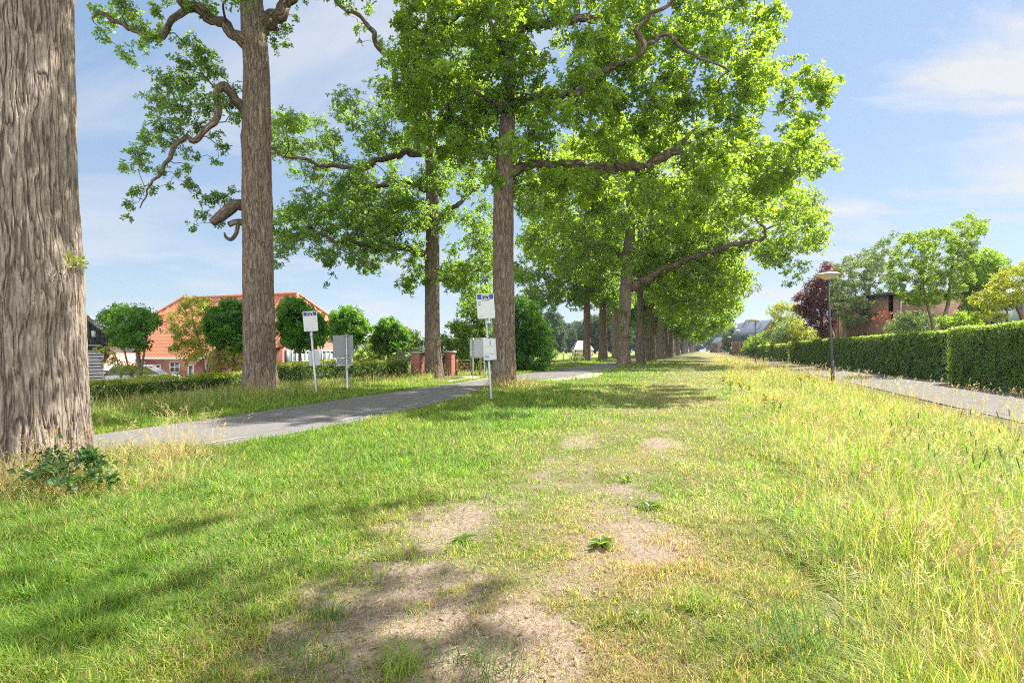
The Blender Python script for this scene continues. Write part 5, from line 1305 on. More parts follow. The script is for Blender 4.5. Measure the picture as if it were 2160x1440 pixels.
def garage():
    d = 50; root = thing('garage', 'low buff brick garage with dark fascia behind the grey-green tree', 'garage', (X40(1785, d), d, 0))
    g = Geo(); x0, x1 = X40(1784, d), X40(1812, d); wallq(g, (x0, d), (x1, d), 0, 3.5); wallq(g, (x1, d), (x1, d + 2), 0, 3.5); wallq(g, (x0, d + 2), (x0, d), 0, 3.5); wallq(g, (x1 + .05, d + 1.5), (X40(1886, d), d + 1.5), 0, 2.0)
    g.build('wall', M['buff_brick'], root)
    g = Geo(); g.box((x0 - .1, d - .15, 3.53), (X40(1812, d), d + 2, 3.8)); g.build('roof', M['tile'], root)
    g = Geo(); g.box((x1 + .05, d - .1, 2.7), (X40(1886, d), d + 2, 3.6)); g.build('fascia', M['slate'], root)
garage()

def row_house(label, px0, px1, d, ez, rz, seed):
    x0, x1 = X40(px0, d), X40(px1, d); dz = 9
    root = thing('row_house', label, 'house', (x0, d, 0), 'slate roofed houses')
    g = Geo(); wallq(g, (x0, d), (x1, d), 0, ez); wallq(g, (x0, d + dz), (x0, d), 0, ez); wallq(g, (x1, d), (x1, d + dz), 0, ez)
    xm = (x0 * .35 + x1 * .65)
    g.add([(x0, d, ez), (x1, d, ez), (xm, d, rz - .1)], None, [(0, 1, 2)], uvw=np.array([(0, ez, 0), (x1 - x0, ez, 0), (xm - x0, rz, 0)]))
    g.build('wall', M['brown_brick'], root)
    g = Geo()
    g.prism([(x0 - .6, d - .4, ez - .35), (xm, d - .4, rz), (xm, d - .4, rz + .18), (x0 - .6, d - .4, ez - .17)], (0, dz + .8, 0)); g.prism([(xm, d - .4, rz), (x1 + .5, d - .4, ez - .3), (x1 + .5, d - .4, ez - .12), (xm, d - .4, rz + .18)], (0, dz + .8, 0))
    roof = g.build('roof', M['slate'], root)
    g = Geo(); s = (rz - ez + .35) / (xm - x0 + .6)
    for k in range(2):
        a = x0 + (xm - x0) * (.42 + .25 * k); z = ez - .35 + (a - x0 + .6) * s + .2; yy = d + 2 + 3 * k
        g.prism([(a, yy, z), (a + 1.0, yy, z + s), (a + 1.0, yy + 1.1, z + s), (a, yy + 1.1, z)], (-.05, 0, .08))
    g.build('skylight', M['zinc'], root)
row_house('slate blue roofed house with skylights, right one of the pair by the second lamp', 1598, 1640, 112, 3.6, 7.2, 1)
row_house('slate blue roofed house, left and farther one of the pair by the second lamp', 1574, 1603, 135, 3.8, 8.0, 2)
row_house('small far slate roofed house under the lamp posts at the end of the path', 1512, 1535, 260, 3.5, 7.0, 3)
def far_farm():
    d = 170; root = thing('white_farmhouse', 'far farmhouse with a pale roof across the meadow', 'house', (X40(1222, d), d, -.5))
    x0, x1 = X40(1213, d), X40(1250, d)
    g = Geo(); wallq(g, (x0, d), (x1, d), -.5, 1.4); wallq(g, (x1, d), (x1, d + 8), -.5, 1.4); wallq(g, (x0, d + 8), (x0, d), -.5, 1.4); g.build('wall', M['buff_brick'], root)
    g = Geo(); g.prism([(x0 - .4, d - .4, 1.3), (x1 + .4, d - .4, 1.3), (x1 - 1.2, d + 3.8, 4.0), (x0 + 1.2, d + 3.8, 4.0)], (0, .05, .2)); g.prism([(x0 - .4, d + 8.4, 1.3), (x1 + .4, d + 8.4, 1.3), (x1 - 1.2, d + 3.9, 4.0), (x0 + 1.2, d + 3.9, 4.0)], (0, .05, .2)); g.build('roof', plain_mat('pale_roof', (.42, .37, .40), .7), root)
far_farm()
# ------------------------------------------------------------------ bus stop signs, panels, lamps
M['galv'] = plain_mat('galvanised_steel', (.36, .38, .40), .42, .75, .4, .18, 14)
M['sign_white'] = plain_mat('sign_white', (.50, .52, .53), .4, 0, .4, .05)
M['sign_rim'] = plain_mat('sign_rim', (.62, .63, .64), .35, 0, .4, .04)
M['sign_blue'] = plain_mat('sign_blue', (.015, .045, .26), .4, 0, .4, .05)
M['sign_black'] = plain_mat('sign_black', (.02, .02, .025), .5, 0, .3, .05)
M['sign_green'] = plain_mat('sign_green', (.12, .42, .28), .5, 0, .3, .05)
M['sign_lblue'] = plain_mat('sign_light_blue', (.10, .32, .60), .4, 0, .4, .05)
M['grey_back'] = plain_mat('grey_sign_back', (.20, .205, .215), .5, .2, .4, .08)
M['lamp_black'] = plain_mat('lamp_post_paint', (.045, .043, .046), .45, 0, .4, .2, 4)
M['lamp_shade'] = plain_mat('cream_lamp_shade', (.62, .55, .40), .4, 0, .4, .05)

def rbox(g, w, h, t, r=.03, c=(0, 0, 0), n=5):
    """upright rounded panel facing -y, w wide, h high, t thick, centred on c"""
    P = []
    for (cx, cz, a0) in ((w / 2 - r, h / 2 - r, 0), (-w / 2 + r, h / 2 - r, 90), (-w / 2 + r, -h / 2 + r, 180), (w / 2 - r, -h / 2 + r, 270)):
        for k in range(n): a = math.radians(a0 + 90 * k / (n - 1)); P.append((c[0] + cx + r * math.cos(a), c[1] - t / 2, c[2] + cz + r * math.sin(a)))
    g.prism(P, (0, t, 0))
def cyl(g, p0, p1, r0, r1=None, n=12):
    P, R = smooth_path([p0, p1], [r0, r1 if r1 is not None else r0], 5); tube(g, P, R, n)
def part(parent, name, mat, fn, smooth=False):
    g = Geo(); fn(g); return g.build(name, M[mat], parent, smooth=smooth, local=True)

def bus_stop(label, px, py, d, w, h, top, case, yaw, tilt, detail, case_side=1):
    x = (px - CX) / FPX * d
    r = thing('bus_stop_sign', label, 'bus stop sign', (x, d, float(hgt(x, d)) - .05), 'bus stop signs beside the road')
    r.rotation_euler = (0, math.radians(-tilt), math.radians(yaw))
    zc = top - h / 2
    part(r, 'pole', 'galv', lambda g: (cyl(g, (0, 0, 0), (0, 0, top - h * .5), .038)), True)
    def sleeve(g): cyl(g, (0, 0, top - h - .16), (0, 0, top - h + .02), .048)
    part(r, 'collar', 'galv', sleeve, True)
    part(r, 'sign_panel', 'sign_rim', lambda g: rbox(g, w, h, .06, .035, (0, -.03, zc)))
    part(r, 'sign_face', 'sign_white', lambda g: rbox(g, w - .035, h - .035, .006, .022, (0, -.063, zc)))
    hb = h * .20
    part(r, 'sign_header', 'sign_blue', lambda g: rbox(g, w - .04, hb, .004, .012, (0, -.0685, zc + h / 2 - hb / 2 - .02)))
    zb = zc + h / 2 - hb / 2 - .02
    part(r, 'pictogram_plate', 'sign_white', lambda g: rbox(g, w * .44, hb * .86, .004, .01, (0, -.0725, zb)))
    def bus(g):
        bw, bh = w * .36, hb * .50
        g.box((-bw / 2, -.0775, zb - bh * .42), (bw / 2, -.0747, zb + bh * .02)); g.box((-bw / 2, -.0775, zb + bh * .42), (bw / 2, -.0747, zb + bh * .58))
        for k in range(5): a = -bw / 2 + k * bw / 4.0; g.box((a - .006, -.0773, zb + bh * .021), (a + .006, -.0748, zb + bh * .419))
        for sx in (-.3, .3): g.prism([(sx * bw + .026 * math.cos(a), -.0776, zb - bh * .5 + .026 * math.sin(a)) for a in np.linspace(0, 6.28, 10)[:-1]], (0, .0027, 0))
    part(r, 'bus_pictogram', 'sign_black', bus)
    if detail:
        part(r, 'route_box', 'sign_green', lambda g: rbox(g, w * .17, h * .07, .004, .005, (-w * .36, -.0685, zc + h * .15)))
        part(r, 'stop_name', 'sign_blue', lambda g: [rbox(g, ww, .022, .003, .004, (xx, -.068, zb - hb / 2 - .035)) for xx, ww in ((-w * .13, w * .12), (.0, w * .11), (w * .12, w * .10), (w * .21, w * .06))])
        part(r, 'route_text', 'sign_black', lambda g: [rbox(g, ww, .012, .003, .003, (-w * .36, -.068, zc + h * k)) for k, ww in ((.07, .07), (.045, .05))])
    part(r, 'operator_text', 'sign_lblue', lambda g: rbox(g, w * .2, .018, .003, .004, (-w * .3, -.068, zc - h * .40)))
    cw, chh, cz = case
    part(r, 'timetable_case', 'galv', lambda g: rbox(g, cw, chh, .05, .012, (.03, -.06 * case_side, cz)))
    if case_side > 0:
        part(r, 'timetable', 'sign_white', lambda g: rbox(g, cw - .05, chh - .05, .004, .005, (.03, -.0875, cz)))
        part(r, 'timetable_letter', 'sign_lblue', lambda g: (g.box((.045, -.094, cz + chh * .22), (.075, -.091, cz + chh * .40)), g.box((.035, -.0938, cz + chh * .401), (.085, -.0912, cz + chh * .42)), g.box((.035, -.0938, cz + chh * .20), (.085, -.0912, cz + chh * .219))))
        part(r, 'timetable_notice', 'sign_lblue', lambda g: rbox(g, cw * .3, chh * .10, .003, .004, (-.055, -.0915, cz - chh * .34)))
        part(r, 'timetable_lines', 'grey_back', lambda g: [rbox(g, cw * .8, .008, .003, .003, (.03, -.0912, cz + chh * k)) for k in (.14, -.22)])
    return r
bus_stop('leaning bus stop sign with route details, in front of the big leafy oak', 1036.5, 846, 17.0, .52, .74, 3.22, (.40, .64, 1.56), 12, 3.6, True)
bus_stop('leaning bus stop sign across the road, with a blank face, before the farmhouse', 668, 836, 18.9, .44, .66, 2.83, (.34, .50, 1.28), 24, 4.6, False, -1)

def sign_back():
    d = 20.2; x = (733 - CX) / FPX * d
    r = thing('road_sign', 'grey back of a square road sign with a smaller plate below it', 'road sign', (x, d, float(hgt(x, d)) - .05)); r.rotation_euler = (0, math.radians(-1.2), math.radians(8))
    part(r, 'pole', 'galv', lambda g: (cyl(g, (0, 0, .75), (0, 0, 2.06), .03)), True)
    part(r, 'pole_sleeve', 'galv', lambda g: (cyl(g, (0, 0, 0), (0, 0, .76), .046)), True)
    part(r, 'sign_panel', 'grey_back', lambda g: rbox(g, .70, .80, .03, .03, (-.12, .05, 1.64)))
    part(r, 'lower_plate', 'grey_back', lambda g: rbox(g, .52, .26, .03, .02, (-.09, .05, 1.09)))
    part(r, 'plate_rim', 'sign_rim', lambda g: [g.box((-.36, .022, a), (.18, .03, a + .018)) for a in (.955, 1.205)] + [g.box((a, .022, .955), (a + .018, .03, 1.223)) for a in (-.362, .164)])
    part(r, 'clamp', 'galv', lambda g: [g.box((-.07, -.04, z), (.07, .034, z + .035)) for z in (1.22, 1.32, 2.0)])
    part(r, 'sticker', 'sign_white', lambda g: [rbox(g, .05, .03, .003, .005, (xx, .032, z)) for xx, z in ((.17, 1.30), (-.28, 1.0))])
sign_back()
def notice_panel():
    d = 30; x = (1010 - CX) / FPX * d
    r = thing('notice_panel', 'grey metal back of an information panel on two thin legs', 'notice panel', (x, d, float(hgt(x, d)) - .05)); r.rotation_euler = (0, 0, math.radians(4))
    part(r, 'panel', 'galv', lambda g: rbox(g, .95, 1.06, .05, .015, (0, .05, 1.64)))
    for s in (-.31, .29): part(r, 'leg', 'galv', lambda g, s=s: (cyl(g, (s, 0, 0), (s, 0, 2.14), .028)), True)
    part(r, 'frame_rail', 'galv', lambda g: [g.box((-.48, .0, z), (.48, .022, z + .04)) for z in (1.15, 2.10)])
notice_panel()

def lathe(g, prof, n=28):
    prof = np.array(prof, float); th = np.arange(n) / n * 2 * np.pi
    v = np.stack([prof[:, None, 0] * np.cos(th), prof[:, None, 0] * np.sin(th), prof[:, None, 1] + 0 * th], -1).reshape(-1, 3)
    i = np.arange(len(prof) - 1)[:, None] * n; j = np.arange(n)[None]; j2 = (j + 1) % n
    g.add(v, np.stack([i + j, i + j2, i + n + j2, i + n + j], -1).reshape(-1, 4))
LAMPS = [(1757, 27.3, 'nearest street lamp, tall black post with cream saucer shade, leaning slightly', 3.0), (1593.5, 68, 'second street lamp along the path, near the end of the long hedge', .3),
         (1556, 107, 'third street lamp along the path, before the slate roofed houses', 1.0), (1538.6, 161, 'fourth street lamp, small in the distance', 0), (1528, 222, 'farthest street lamp at the vanishing end of the path', 0)]
lamp0 = None
for (px, d, lab, tilt) in LAMPS:
    x = (px - CX) / FPX * d
    if lamp0 is None:
        lamp0 = r = thing('street_lamp', lab, 'street lamp', (x, d, float(hgt(x, d)) - .05), 'saucer topped street lamps along the path')
        part(r, 'pole', 'lamp_black', lambda g: (cyl(g, (0, 0, 1.0), (0, 0, 4.92), .068, .048, 14)), True)
        part(r, 'pole_base', 'lamp_black', lambda g: (cyl(g, (0, 0, 0), (0, 0, 1.0), .092, .088, 14)), True)
        part(r, 'lamp_shade', 'lamp_shade', lambda g: lathe(g, [(.05, 4.86), (.10, 4.87), (.20, 4.93), (.38, 5.02), (.56, 5.085), (.605, 5.10), (.605, 5.125), (.5, 5.16), (.36, 5.20), (.2, 5.225), (.06, 5.24), (.001, 5.242)]), True)
        part(r, 'shade_rim', 'lamp_black', lambda g: lathe(g, [(.604, 5.098), (.622, 5.103), (.622, 5.122), (.604, 5.127)]), True)
        part(r, 'shade_cap', 'lamp_black', lambda g: lathe(g, [(.055, 4.80), (.075, 4.81), (.075, 4.875), (.05, 4.88)]), True)
        r.rotation_euler = (0, math.radians(-tilt), 0)
    else:
        r = copy_tree(lamp0, (x, d, float(hgt(x, d)) - .05), 0, 1, lab); r.rotation_euler = (0, math.radians(-tilt), 0)

# ------------------------------------------------------------------ gate, pillars, fence, car
M['gate_wood'] = plain_mat('gate_timber', (.26, .18, .115), .85, 0, .2, .35, 6, .2)
M['iron'] = plain_mat('wrought_iron', (.025, .027, .03), .5, .3, .4, .1)
M['cap_stone'] = plain_mat('mossy_cap_stone', (.34, .35, .30), .9, 0, .2, .3, 5)
def pillar(label, px, d, w, top):
    x = (px - CX) / FPX * d; gz = float(hgt(x, d)) - .05
    r = thing('gate_pillar', label, 'pillar', (x, d, gz), 'brick gate pillars'); r.rotation_euler = (0, 0, math.radians(-22))
    def b(g):
        h = top - gz; c = [(-w / 2, -w / 2), (w / 2, -w / 2), (w / 2, w / 2), (-w / 2, w / 2)]
        for k in range(4):
            a, e = c[k], c[(k + 1) % 4]
            g.add([(*a, 0), (*e, 0), (*e, h), (*a, h)], [(0, 1, 2, 3)], uvw=np.array([(k * w, 0, 0), (k * w + w, 0, 0), (k * w + w, h, 0), (k * w, h, 0)]))
    part(r, 'shaft', 'red_brick', b)
    h = top - gz
    part(r, 'cap', 'cap_stone', lambda g: (g.box((-w / 2 - .06, -w / 2 - .06, h), (w / 2 + .06, w / 2 + .06, h + .07)), g.prism([(-w / 2, -w / 2, h + .072), (w / 2, -w / 2, h + .072), (w / 2, w / 2, h + .072), (-w / 2, w / 2, h + .072)], (0, 0, .03))))
pillar('brick gate pillar at the end of the low hedge, left of the slender oak', 881, 30.2, .52, 1.30)
pillar('brick gate pillar between the slender oak and the wooden gate', 949, 32.5, .44, 1.33)
def iron_gate(label, p0, p1, z0, za, zb, n, curve):
    p0, p1 = np.array(p0), np.array(p1); r = thing('iron_gate', label, 'gate', (p0[0], p0[1], 0), 'wrought iron gate leaves')
    t = np.linspace(0, 1, n); xy = p0 * (1 - t[:, None]) + p1 * t[:, None]; zt = za + (zb - za) * t - curve * np.sin(t * np.pi)
    g = Geo()
    for k in range(n): cyl(g, (*xy[k], z0), (*xy[k], zt[k] - .02), .012, n=5)
    g.build('bars', M['iron'], r)
    g = Geo()
    for dz in (0, -.16): tube(g, np.column_stack([xy, zt + dz]), np.full(n, .022), 6)
    tube(g, np.column_stack([xy, np.full(n, z0 + .1)]), np.full(n, .022), 6); g.build('rails', M['iron'], r)
iron_gate('black wrought iron gate with a sagging curved top, left of the brick pillars', W(838, 737, 33)[:2], W(874, 737, 30.6)[:2], -.1, 1.62, 1.12, 18, .10)
iron_gate('straight low iron gate between the two brick pillars', W(890, 737, 30.6)[:2], W(941, 737, 32.3)[:2], 0, 1.22, 1.22, 14, 0)
def wooden_gate():
    d = 33; x0, x1 = (964 - CX) / FPX * d, (993 - CX) / FPX * d
    r = thing('wooden_gate', 'brown wooden field gate with diagonal brace right of the brick pillars', 'gate', (x0, d, 0))
    for xx, h in ((x0 - .02, .92), (x1 + .10, 1.02)): g = Geo(); g.box((xx - .06, d - .06, -.1), (xx + .06, d + .06, h)); g.build('post', M['gate_wood'], r)
    g = Geo()
    for z in (.28, .46, .64, .84): g.box((x0 + .05, d - .02, z), (x1 + .03, d + .02, z + .075))
    g.box((x0 + .06, d - .045, .22), (x0 + .13, d - .022, .93)); g.box((x1 - .06, d - .045, .22), (x1 + .01, d - .022, .93))
    g.build('rails', M['gate_wood'], r)
    g = Geo(); g.prism([(x0 + .1, d - .07, .92), (x0 + .2, d - .07, .92), (x1, d - .07, .25), (x1 - .1, d - .07, .25)], (0, .022, 0)); g.build('brace', M['gate_wood'], r)
wooden_gate()
post0 = None
for i, (px, d, h, lab) in enumerate([(1013, 33.5, 1.15, 'brown timber post between the two thin panel legs'), (1188, 64, 1.0, 'dark fence post standing in the meadow verge'), (1100, 46, .9, 'leaning pale stake beside the dark bush at the road bend'),
                                     (484, 23.5, 1.0, 'grey post in the low hedge left of the second oak trunk'), (716, 25.5, 1.0, 'grey post in the low yellow-tipped hedge'), (1148, 60, 1.0, 'fence post by the dark bush edge'), (1212, 72, 1.0, 'fence post near the lone meadow-side oak')]):
    x = (px - CX) / FPX * d
    if post0 is None:
        post0 = r = thing('fence_post', lab, 'post', (x, d, float(hgt(x, d)) - .1), 'timber posts')
        def pb(g):
            tube(g, *smooth_path([(0, 0, 0), (.005, 0, .6), (0, .005, h + .08)], [.065, .06, .055], .2), 9, .08); 
        part(r, 'shaft', 'gate_wood', pb, True)
    else:
        r = copy_tree(post0, (x, d, float(hgt(x, d)) - .1), i, 1, lab, z=h / 1.15)
        if i == 2: r.rotation_euler = (.1, -.3, 0)

def car(label, x, y, gz, yaw, paint):
    r = thing('parked_car', label, 'car', (x, y, gz)); r.rotation_euler = (0, 0, yaw)
    prof = [(-2.1, .35), (-2.15, .6), (-2.05, .86), (-1.7, .95), (-1.15, 1.0), (1.0, 1.0), (1.85, .86), (2.1, .65), (2.12, .38)]
    g = Geo()
    for s, (ya, yb) in enumerate(((-.86, .86),)): g.prism([(a, ya, b) for a, b in prof], (0, 1.72, 0))
    g.build('body', paint, r, local=True)
    cab = [(-1.75, .96), (-1.3, 1.42), (-.7, 1.50), (.2, 1.47), (1.0, 1.0)]
    g = Geo(); g.prism([(a, -.70, b) for a, b in cab], (0, 1.40, 0)); g.build('windows', M['glass'], r, local=True)
    g = Geo(); g.prism([(-1.35, -.68, 1.43), (-.7, -.68, 1.512), (.22, -.68, 1.482), (.3, -.68, 1.45), (-.7, -.68, 1.48), (-1.3, -.68, 1.41)], (0, 1.36, 0)); g.build('roof', paint, r, local=True)
    for a in (-1.3, 1.3):
        for b in (-.8, .62):
            g = Geo(); th = np.linspace(0, 2 * np.pi, 20)[:-1]; g.prism([(a + .32 * math.cos(q), b, .32 + .32 * math.sin(q)) for q in th], (0, .19, 0)); w = g.build('wheel', M['sign_black'], r, local=True)
            g = Geo(); yy = b - .008 if b < 0 else b + .19; g.prism([(a + .2 * math.cos(q), yy, .32 + .2 * math.sin(q)) for q in th], (0, .008, 0)); k = g.build('rim', M['galv'], r, local=True); k.parent = w
m, t = new_mat('silver_paint'); out(t, bsdf(t, (.55, .57, .60), .3, .4, .5)); M['silver'] = m
m, t = new_mat('blue_paint'); out(t, bsdf(t, (.10, .18, .42), .3, .1, .5)); M['bluecar'] = m
car('silver car parked in the yard behind the low hedge and thin sapling', W(305, 737, 31)[0], 31, -.85, .25, M['silver'])

# ------------------------------------------------------------------ single plants in the grass
def weed(label, px, py, n, L, wd, seed, up=.5, mat='mid_leaf'):
    d = FPX * CAM_H / (py - HZ); x = (px - CX) / FPX * d; z0 = float(hgt(x, d))
    rng = np.random.default_rng(seed); root = thing('leafy_weed', label, 'weed', (x, d, z0), 'broad leaved weeds in the worn grass')
    lf = Geo(); a = np.arange(n) * 2.4 + rng.uniform(0, .5, n)
    el = rng.uniform(.05, 1, n) * up
    D = np.stack([np.cos(a) * np.cos(el), np.sin(a) * np.cos(el), np.sin(el)], 1); Nn = np.stack([-np.cos(a) * np.sin(el), -np.sin(a) * np.sin(el), np.cos(el)], 1)
    ll = L * rng.uniform(.6, 1.15, n)
    # each leaf: a wavy midrib strip of four pairs
    ts = np.array([0, .25, .5, .75, 1.0]); wid = np.array([.18, .75, 1.0, .72, .05])
    S = unit(np.cross(D, Nn)); V = []
    for tt, ww in zip(ts, wid):
        c = D * (ll * tt)[:, None] + Nn * (ll * (.18 * tt - .45 * tt * tt))[:, None] + np.array([x, d, z0 + .01])
        e = S * (wd * .5 * ww * rng.uniform(.8, 1.2, n))[:, None]; V += [c - e + Nn * .2 * wd * ww, c, c + e + Nn * .2 * wd * ww]
    v = np.stack(V, 1).reshape(-1, 3); i = np.arange(n)[:, None] * 15
    q = np.concatenate([i + [3 * k + j, 3 * k + j + 1, 3 * k + j + 4, 3 * k + j + 3] for k in range(4) for j in range(2)], 1).reshape(-1, 4)
    lf.add(v, q, tint=np.repeat(np.clip(.5 + rng.normal(0, .2, n), 0, 1), 15)); lf.build('leaves', M[mat], root)
    st = Geo(); cyl(st, (x, d, z0 - .02), (x, d, z0 + .03), .008, .005, 6); st.build('stem', M['mid_leaf'], root)
weed('bright broad weed on the bare sand, right-hand one below the dry patch', 1370, 1076, 15, .15, .05, 1)
weed('dense dark green weed rosette in the middle of the worn path', 1270, 1163, 20, .12, .045, 2, .8)
weed('small bright weed at the top edge of the sandy track', 906, 1060, 12, .11, .04, 3)
weed('low weed amid twigs on the bare sand, left of the centre', 975, 1150, 14, .12, .04, 5)
weed('small upright weed at the top of the dry patch', 1322, 1018, 10, .10, .035, 6, .9)
def tussock(label, px, py, n, h0, h1, nst, hs, seed, spread=.10, dark=True):
    d = FPX * CAM_H / (py - HZ); x = (px - CX) / FPX * d; z0 = float(hgt(x, d)); rng = np.random.default_rng(seed)
    r = thing('grass_tussock', label, 'grass tussock', (x, d, z0), 'tussocks standing out of the long grass')
    g = Geo(); P = np.stack([x + rng.normal(0, spread, n), d + rng.normal(0, spread, n), np.full(n, z0 - .01)], 1)
    c0, c1 = ((.045, .11, .03), (.12, .20, .06)) if dark else ((.15, .25, .04), (.24, .30, .06)); k = rng.uniform(0, 1, (n, 1))
    add_blades(g, rng, P, rng.uniform(h0, h1, n), rng.uniform(.004, .008, n), rng.uniform(.2, 1.1, n), np.array(c0) * k + np.array(c1) * (1 - k), 4); g.build('grass_leaves', M['grass'], r)
    if nst:
        g = Geo(); P = np.stack([x + rng.normal(0, spread, nst), d + rng.normal(0, spread, nst), np.full(nst, z0)], 1)
        T, dr = add_blades(g, rng, P, rng.uniform(hs * .6, hs, nst), np.full(nst, .0042), rng.uniform(.1, .55, nst), np.array((.17, .19, .06)) * rng.uniform(.7, 1.5, (nst, 1)), 6, az=rng.normal(.5, .9, nst))
        add_heads(g, rng, T, dr, rng.uniform(.10, .17, nst), np.full(nst, .0055), np.array([HEAD2, HEAD1, (.30, .19, .13)])[rng.integers(0, 3, nst)], 26); g.build('seed_sprays', M['grass'], r)
tussock('dark green tussock with tall arching brown seed heads at the bottom right', 1690, 1395, 150, .15, .42, 9, 1.05, 1, .13)
tussock('tussock with the tallest brown seed head, behind the dark one', 1760, 1190, 90, .2, .5, 8, 1.15, 2, .12, False)
tussock('tussock with drooping seed heads at the right edge, half way up the tall grass', 1960, 1120, 90, .2, .5, 10, 1.0, 3, .2, False)
tussock('bright fine tussock in the corner between worn grass and tall grass', 1480, 1290, 110, .08, .22, 0, 0, 4, .08, False)
tussock('pale drooping tussock in the bottom right corner', 2010, 1330, 160, .25, .5, 14, .7, 5, .22, False)
tussock('bright fresh tussock at the very bottom of the sandy patch', 850, 1425, 130, .07, .2, 0, 0, 10, .07, False)
tussock('short dark tussock at the bottom of the sandy patch', 1010, 1415, 150, .06, .17, 0, 0, 6, .12)
tussock('small tussock in the middle of the sandy patch', 705, 1305, 90, .05, .13, 0, 0, 7, .07)
tussock('low tussock on the left rim of the sandy patch', 640, 1405, 110, .06, .15, 0, 0, 8, .09)
weed('plantain weed under the first patch of shade', 1350, 1310, 8, .10, .05, 8, .6)
tussock('long green tussock at the foot of the furrowed oak trunk', 75, 1040, 190, .2, .55, 12, .9, 9, .30)
weed('dandelion weed left of the sandy patch in the short grass', 335, 1235, 14, .14, .04, 9, .7)

def ragwort(label, px, py, top, d, nh, seed):
    x = (px - CX) / FPX * d; z0 = float(hgt(x, d)); rng = np.random.default_rng(seed)
    ht = max(.45, CAM_H + (HZ - top) / FPX * d - z0)
    r = thing('yellow_wildflower', label, 'wildflower', (x, d, z0), 'yellow wildflowers in the long grass')
    st, lf, fl = Geo(), Geo(), Geo()
    P, R = smooth_path([(x, d, z0 - .03), (x + .02, d, z0 + ht * .6), (x + .01, d + .02, z0 + ht * .86)], [.008, .006, .004], .12); tube(st, P, R, 6)
    hd = np.stack([x + rng.normal(0, .11, nh), d + rng.normal(0, .11, nh), z0 + ht * (1 + rng.normal(0, .045, nh))], 1)
    add_twigs(st, np.tile(P[-2], (nh, 1)), hd, .004, .003, rng); st.build('stem', M['mid_leaf'], r)
    n = 26; k = rng.integers(0, len(P), n); a = rng.uniform(0, 6.28, n); add_leaves(lf, P[k], np.stack([np.cos(a), np.sin(a), .4 + 0 * a], 1), np.tile((0, 0, 1.), (n, 1)) + rng.normal(size=(n, 3)) * .3, .12, .04, rng.uniform(.2, .8, n)); lf.build('leaves', M['mid_leaf'], r)
    for c in hd:
        m_ = 9; a = np.arange(m_) / m_ * 6.28; add_leaves(fl, np.tile(c, (m_, 1)), np.stack([np.cos(a), np.sin(a), .25 + 0 * a], 1), np.tile((0, 0, 1.), (m_, 1)), .030 + .0006 * d, .018 + .0006 * d, np.full(m_, .7))
        lathe_v = [(c[0] + math.cos(q) * .012, c[1] + math.sin(q) * .012, c[2] + .004) for q in np.linspace(0, 6.28, 7)[:-1]]; fl.add(lathe_v + [(c[0], c[1], c[2] + .014)], None, [(i, (i + 1) % 6, 6) for i in range(6)], tint=np.full(7, .1))
    fl.build('flowers', M['petal'], r)
m, t = new_mat('yellow_petal'); out(t, bsdf(t, mixc(t, attr(t, 'tint').outputs['Fac'], (.45, .22, .01), (.80, .50, .015)), .6, 0, .2)); M['petal'] = m
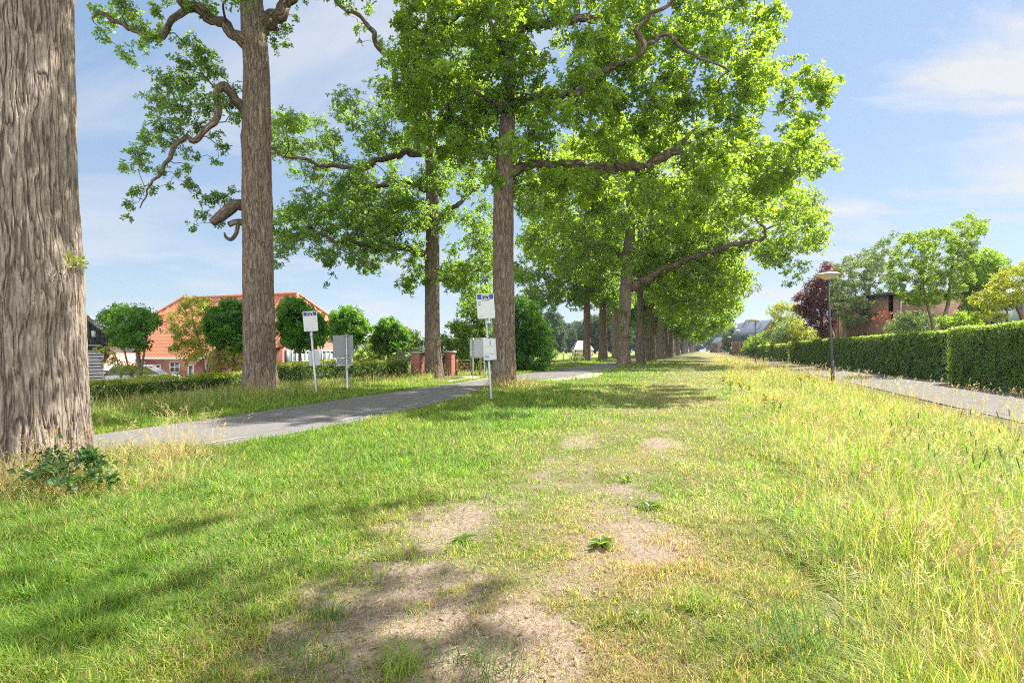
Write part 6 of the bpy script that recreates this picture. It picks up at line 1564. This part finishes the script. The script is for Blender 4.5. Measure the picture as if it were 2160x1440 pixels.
RW = [(1690, 830, 796, 24, 16, 'wide yellow wildflower clump left of the nearest lamp foot'), (1706, 828, 792, 25, 14, 'yellow wildflower right against the wide clump by the lamp'), (1757, 832, 800, 25, 8, 'yellow wildflower at the very foot of the nearest lamp'),
      (1790, 838, 789, 22, 6, 'tall single yellow wildflower just right of the nearest lamp'), (1816, 840, 788, 21.5, 5, 'second tall yellow wildflower right of the nearest lamp'), (1540, 852, 826, 20, 12, 'yellow wildflower highest in the ditch, beside mown grass'),
      (1563, 856, 832, 19, 14, 'yellow wildflower in the ditch, second from the mown grass'), (1525, 846, 822, 22, 10, 'yellow wildflower in the ditch closest to the mown grass'), (1612, 900, 860, 14.5, 10, 'yellow wildflower in the middle of the ditch, upper of three'),
      (1632, 908, 870, 13.5, 14, 'yellow wildflower in the middle of the ditch, largest of three'), (1645, 912, 880, 13, 10, 'yellow wildflower in the middle of the ditch, lowest of three'), (1580, 862, 838, 18, 8, 'lone small yellow wildflower between the ditch groups')]
for i, (px, py, top, d, nh, lab) in enumerate(RW): ragwort(lab, px, py, top, d, nh, 300 + i)

def bramble():
    rng = np.random.default_rng(71); x0, y0 = -4.95, 6.0; z0 = float(hgt(x0, y0))
    r = thing('bramble', 'dark green bramble with arching stems at the foot of the furrowed oak', 'bramble', (x0, y0, z0))
    st, lf = Geo(), Geo()
    for k in range(14):
        a = rng.uniform(-1.4, 1.3); ln = rng.uniform(.25, .75) if k > 2 else .95; h = rng.uniform(.2, .45)
        b = np.array((x0 + rng.normal(0, .18), y0 + rng.normal(0, .12), z0)); e = np.array((math.cos(a), math.sin(a) * .6 - .2, 0))
        P, R = smooth_path([b, b + e * ln * .35 + (0, 0, h), b + e * ln * .75 + (0, 0, h * 1.05), b + e * ln + (0, 0, h * .75)], [.006, .005, .004, .002], .07); tube(st, P, R, 5)
        n = len(P); q = rng.integers(1, len(P), n)
        rosettes(lf, rng, P[q] + rng.normal(size=(n, 3)) * .03, np.array([0, -.4, .8]) + rng.normal(size=(n, 3)) * .5, 3, .085, .055, rng.uniform(.1, .7, n))
    st.build('stems', M['bark_thin'], r); lf.build('leaves', M['bramble_leaf'], r)
bramble()

# ------------------------------------------------------------------ air
def haze():
    g = Geo(); g.box((-420, -60, -4), (420, 520, 28)); o = g.build('haze', (lambda m: m)(M['haze'])); tag(o, kind='stuff')
m, t = new_mat('haze')
v = nd(t, 'ShaderNodeVolumePrincipled'); v.inputs['Color'].default_value = (.72, .84, 1.0, 1); v.inputs['Density'].default_value = .00014; v.inputs['Anisotropy'].default_value = .3
ho = nd(t, 'ShaderNodeOutputMaterial'); t.links.new(v.outputs[0], ho.inputs['Volume']); M['haze'] = m
haze()
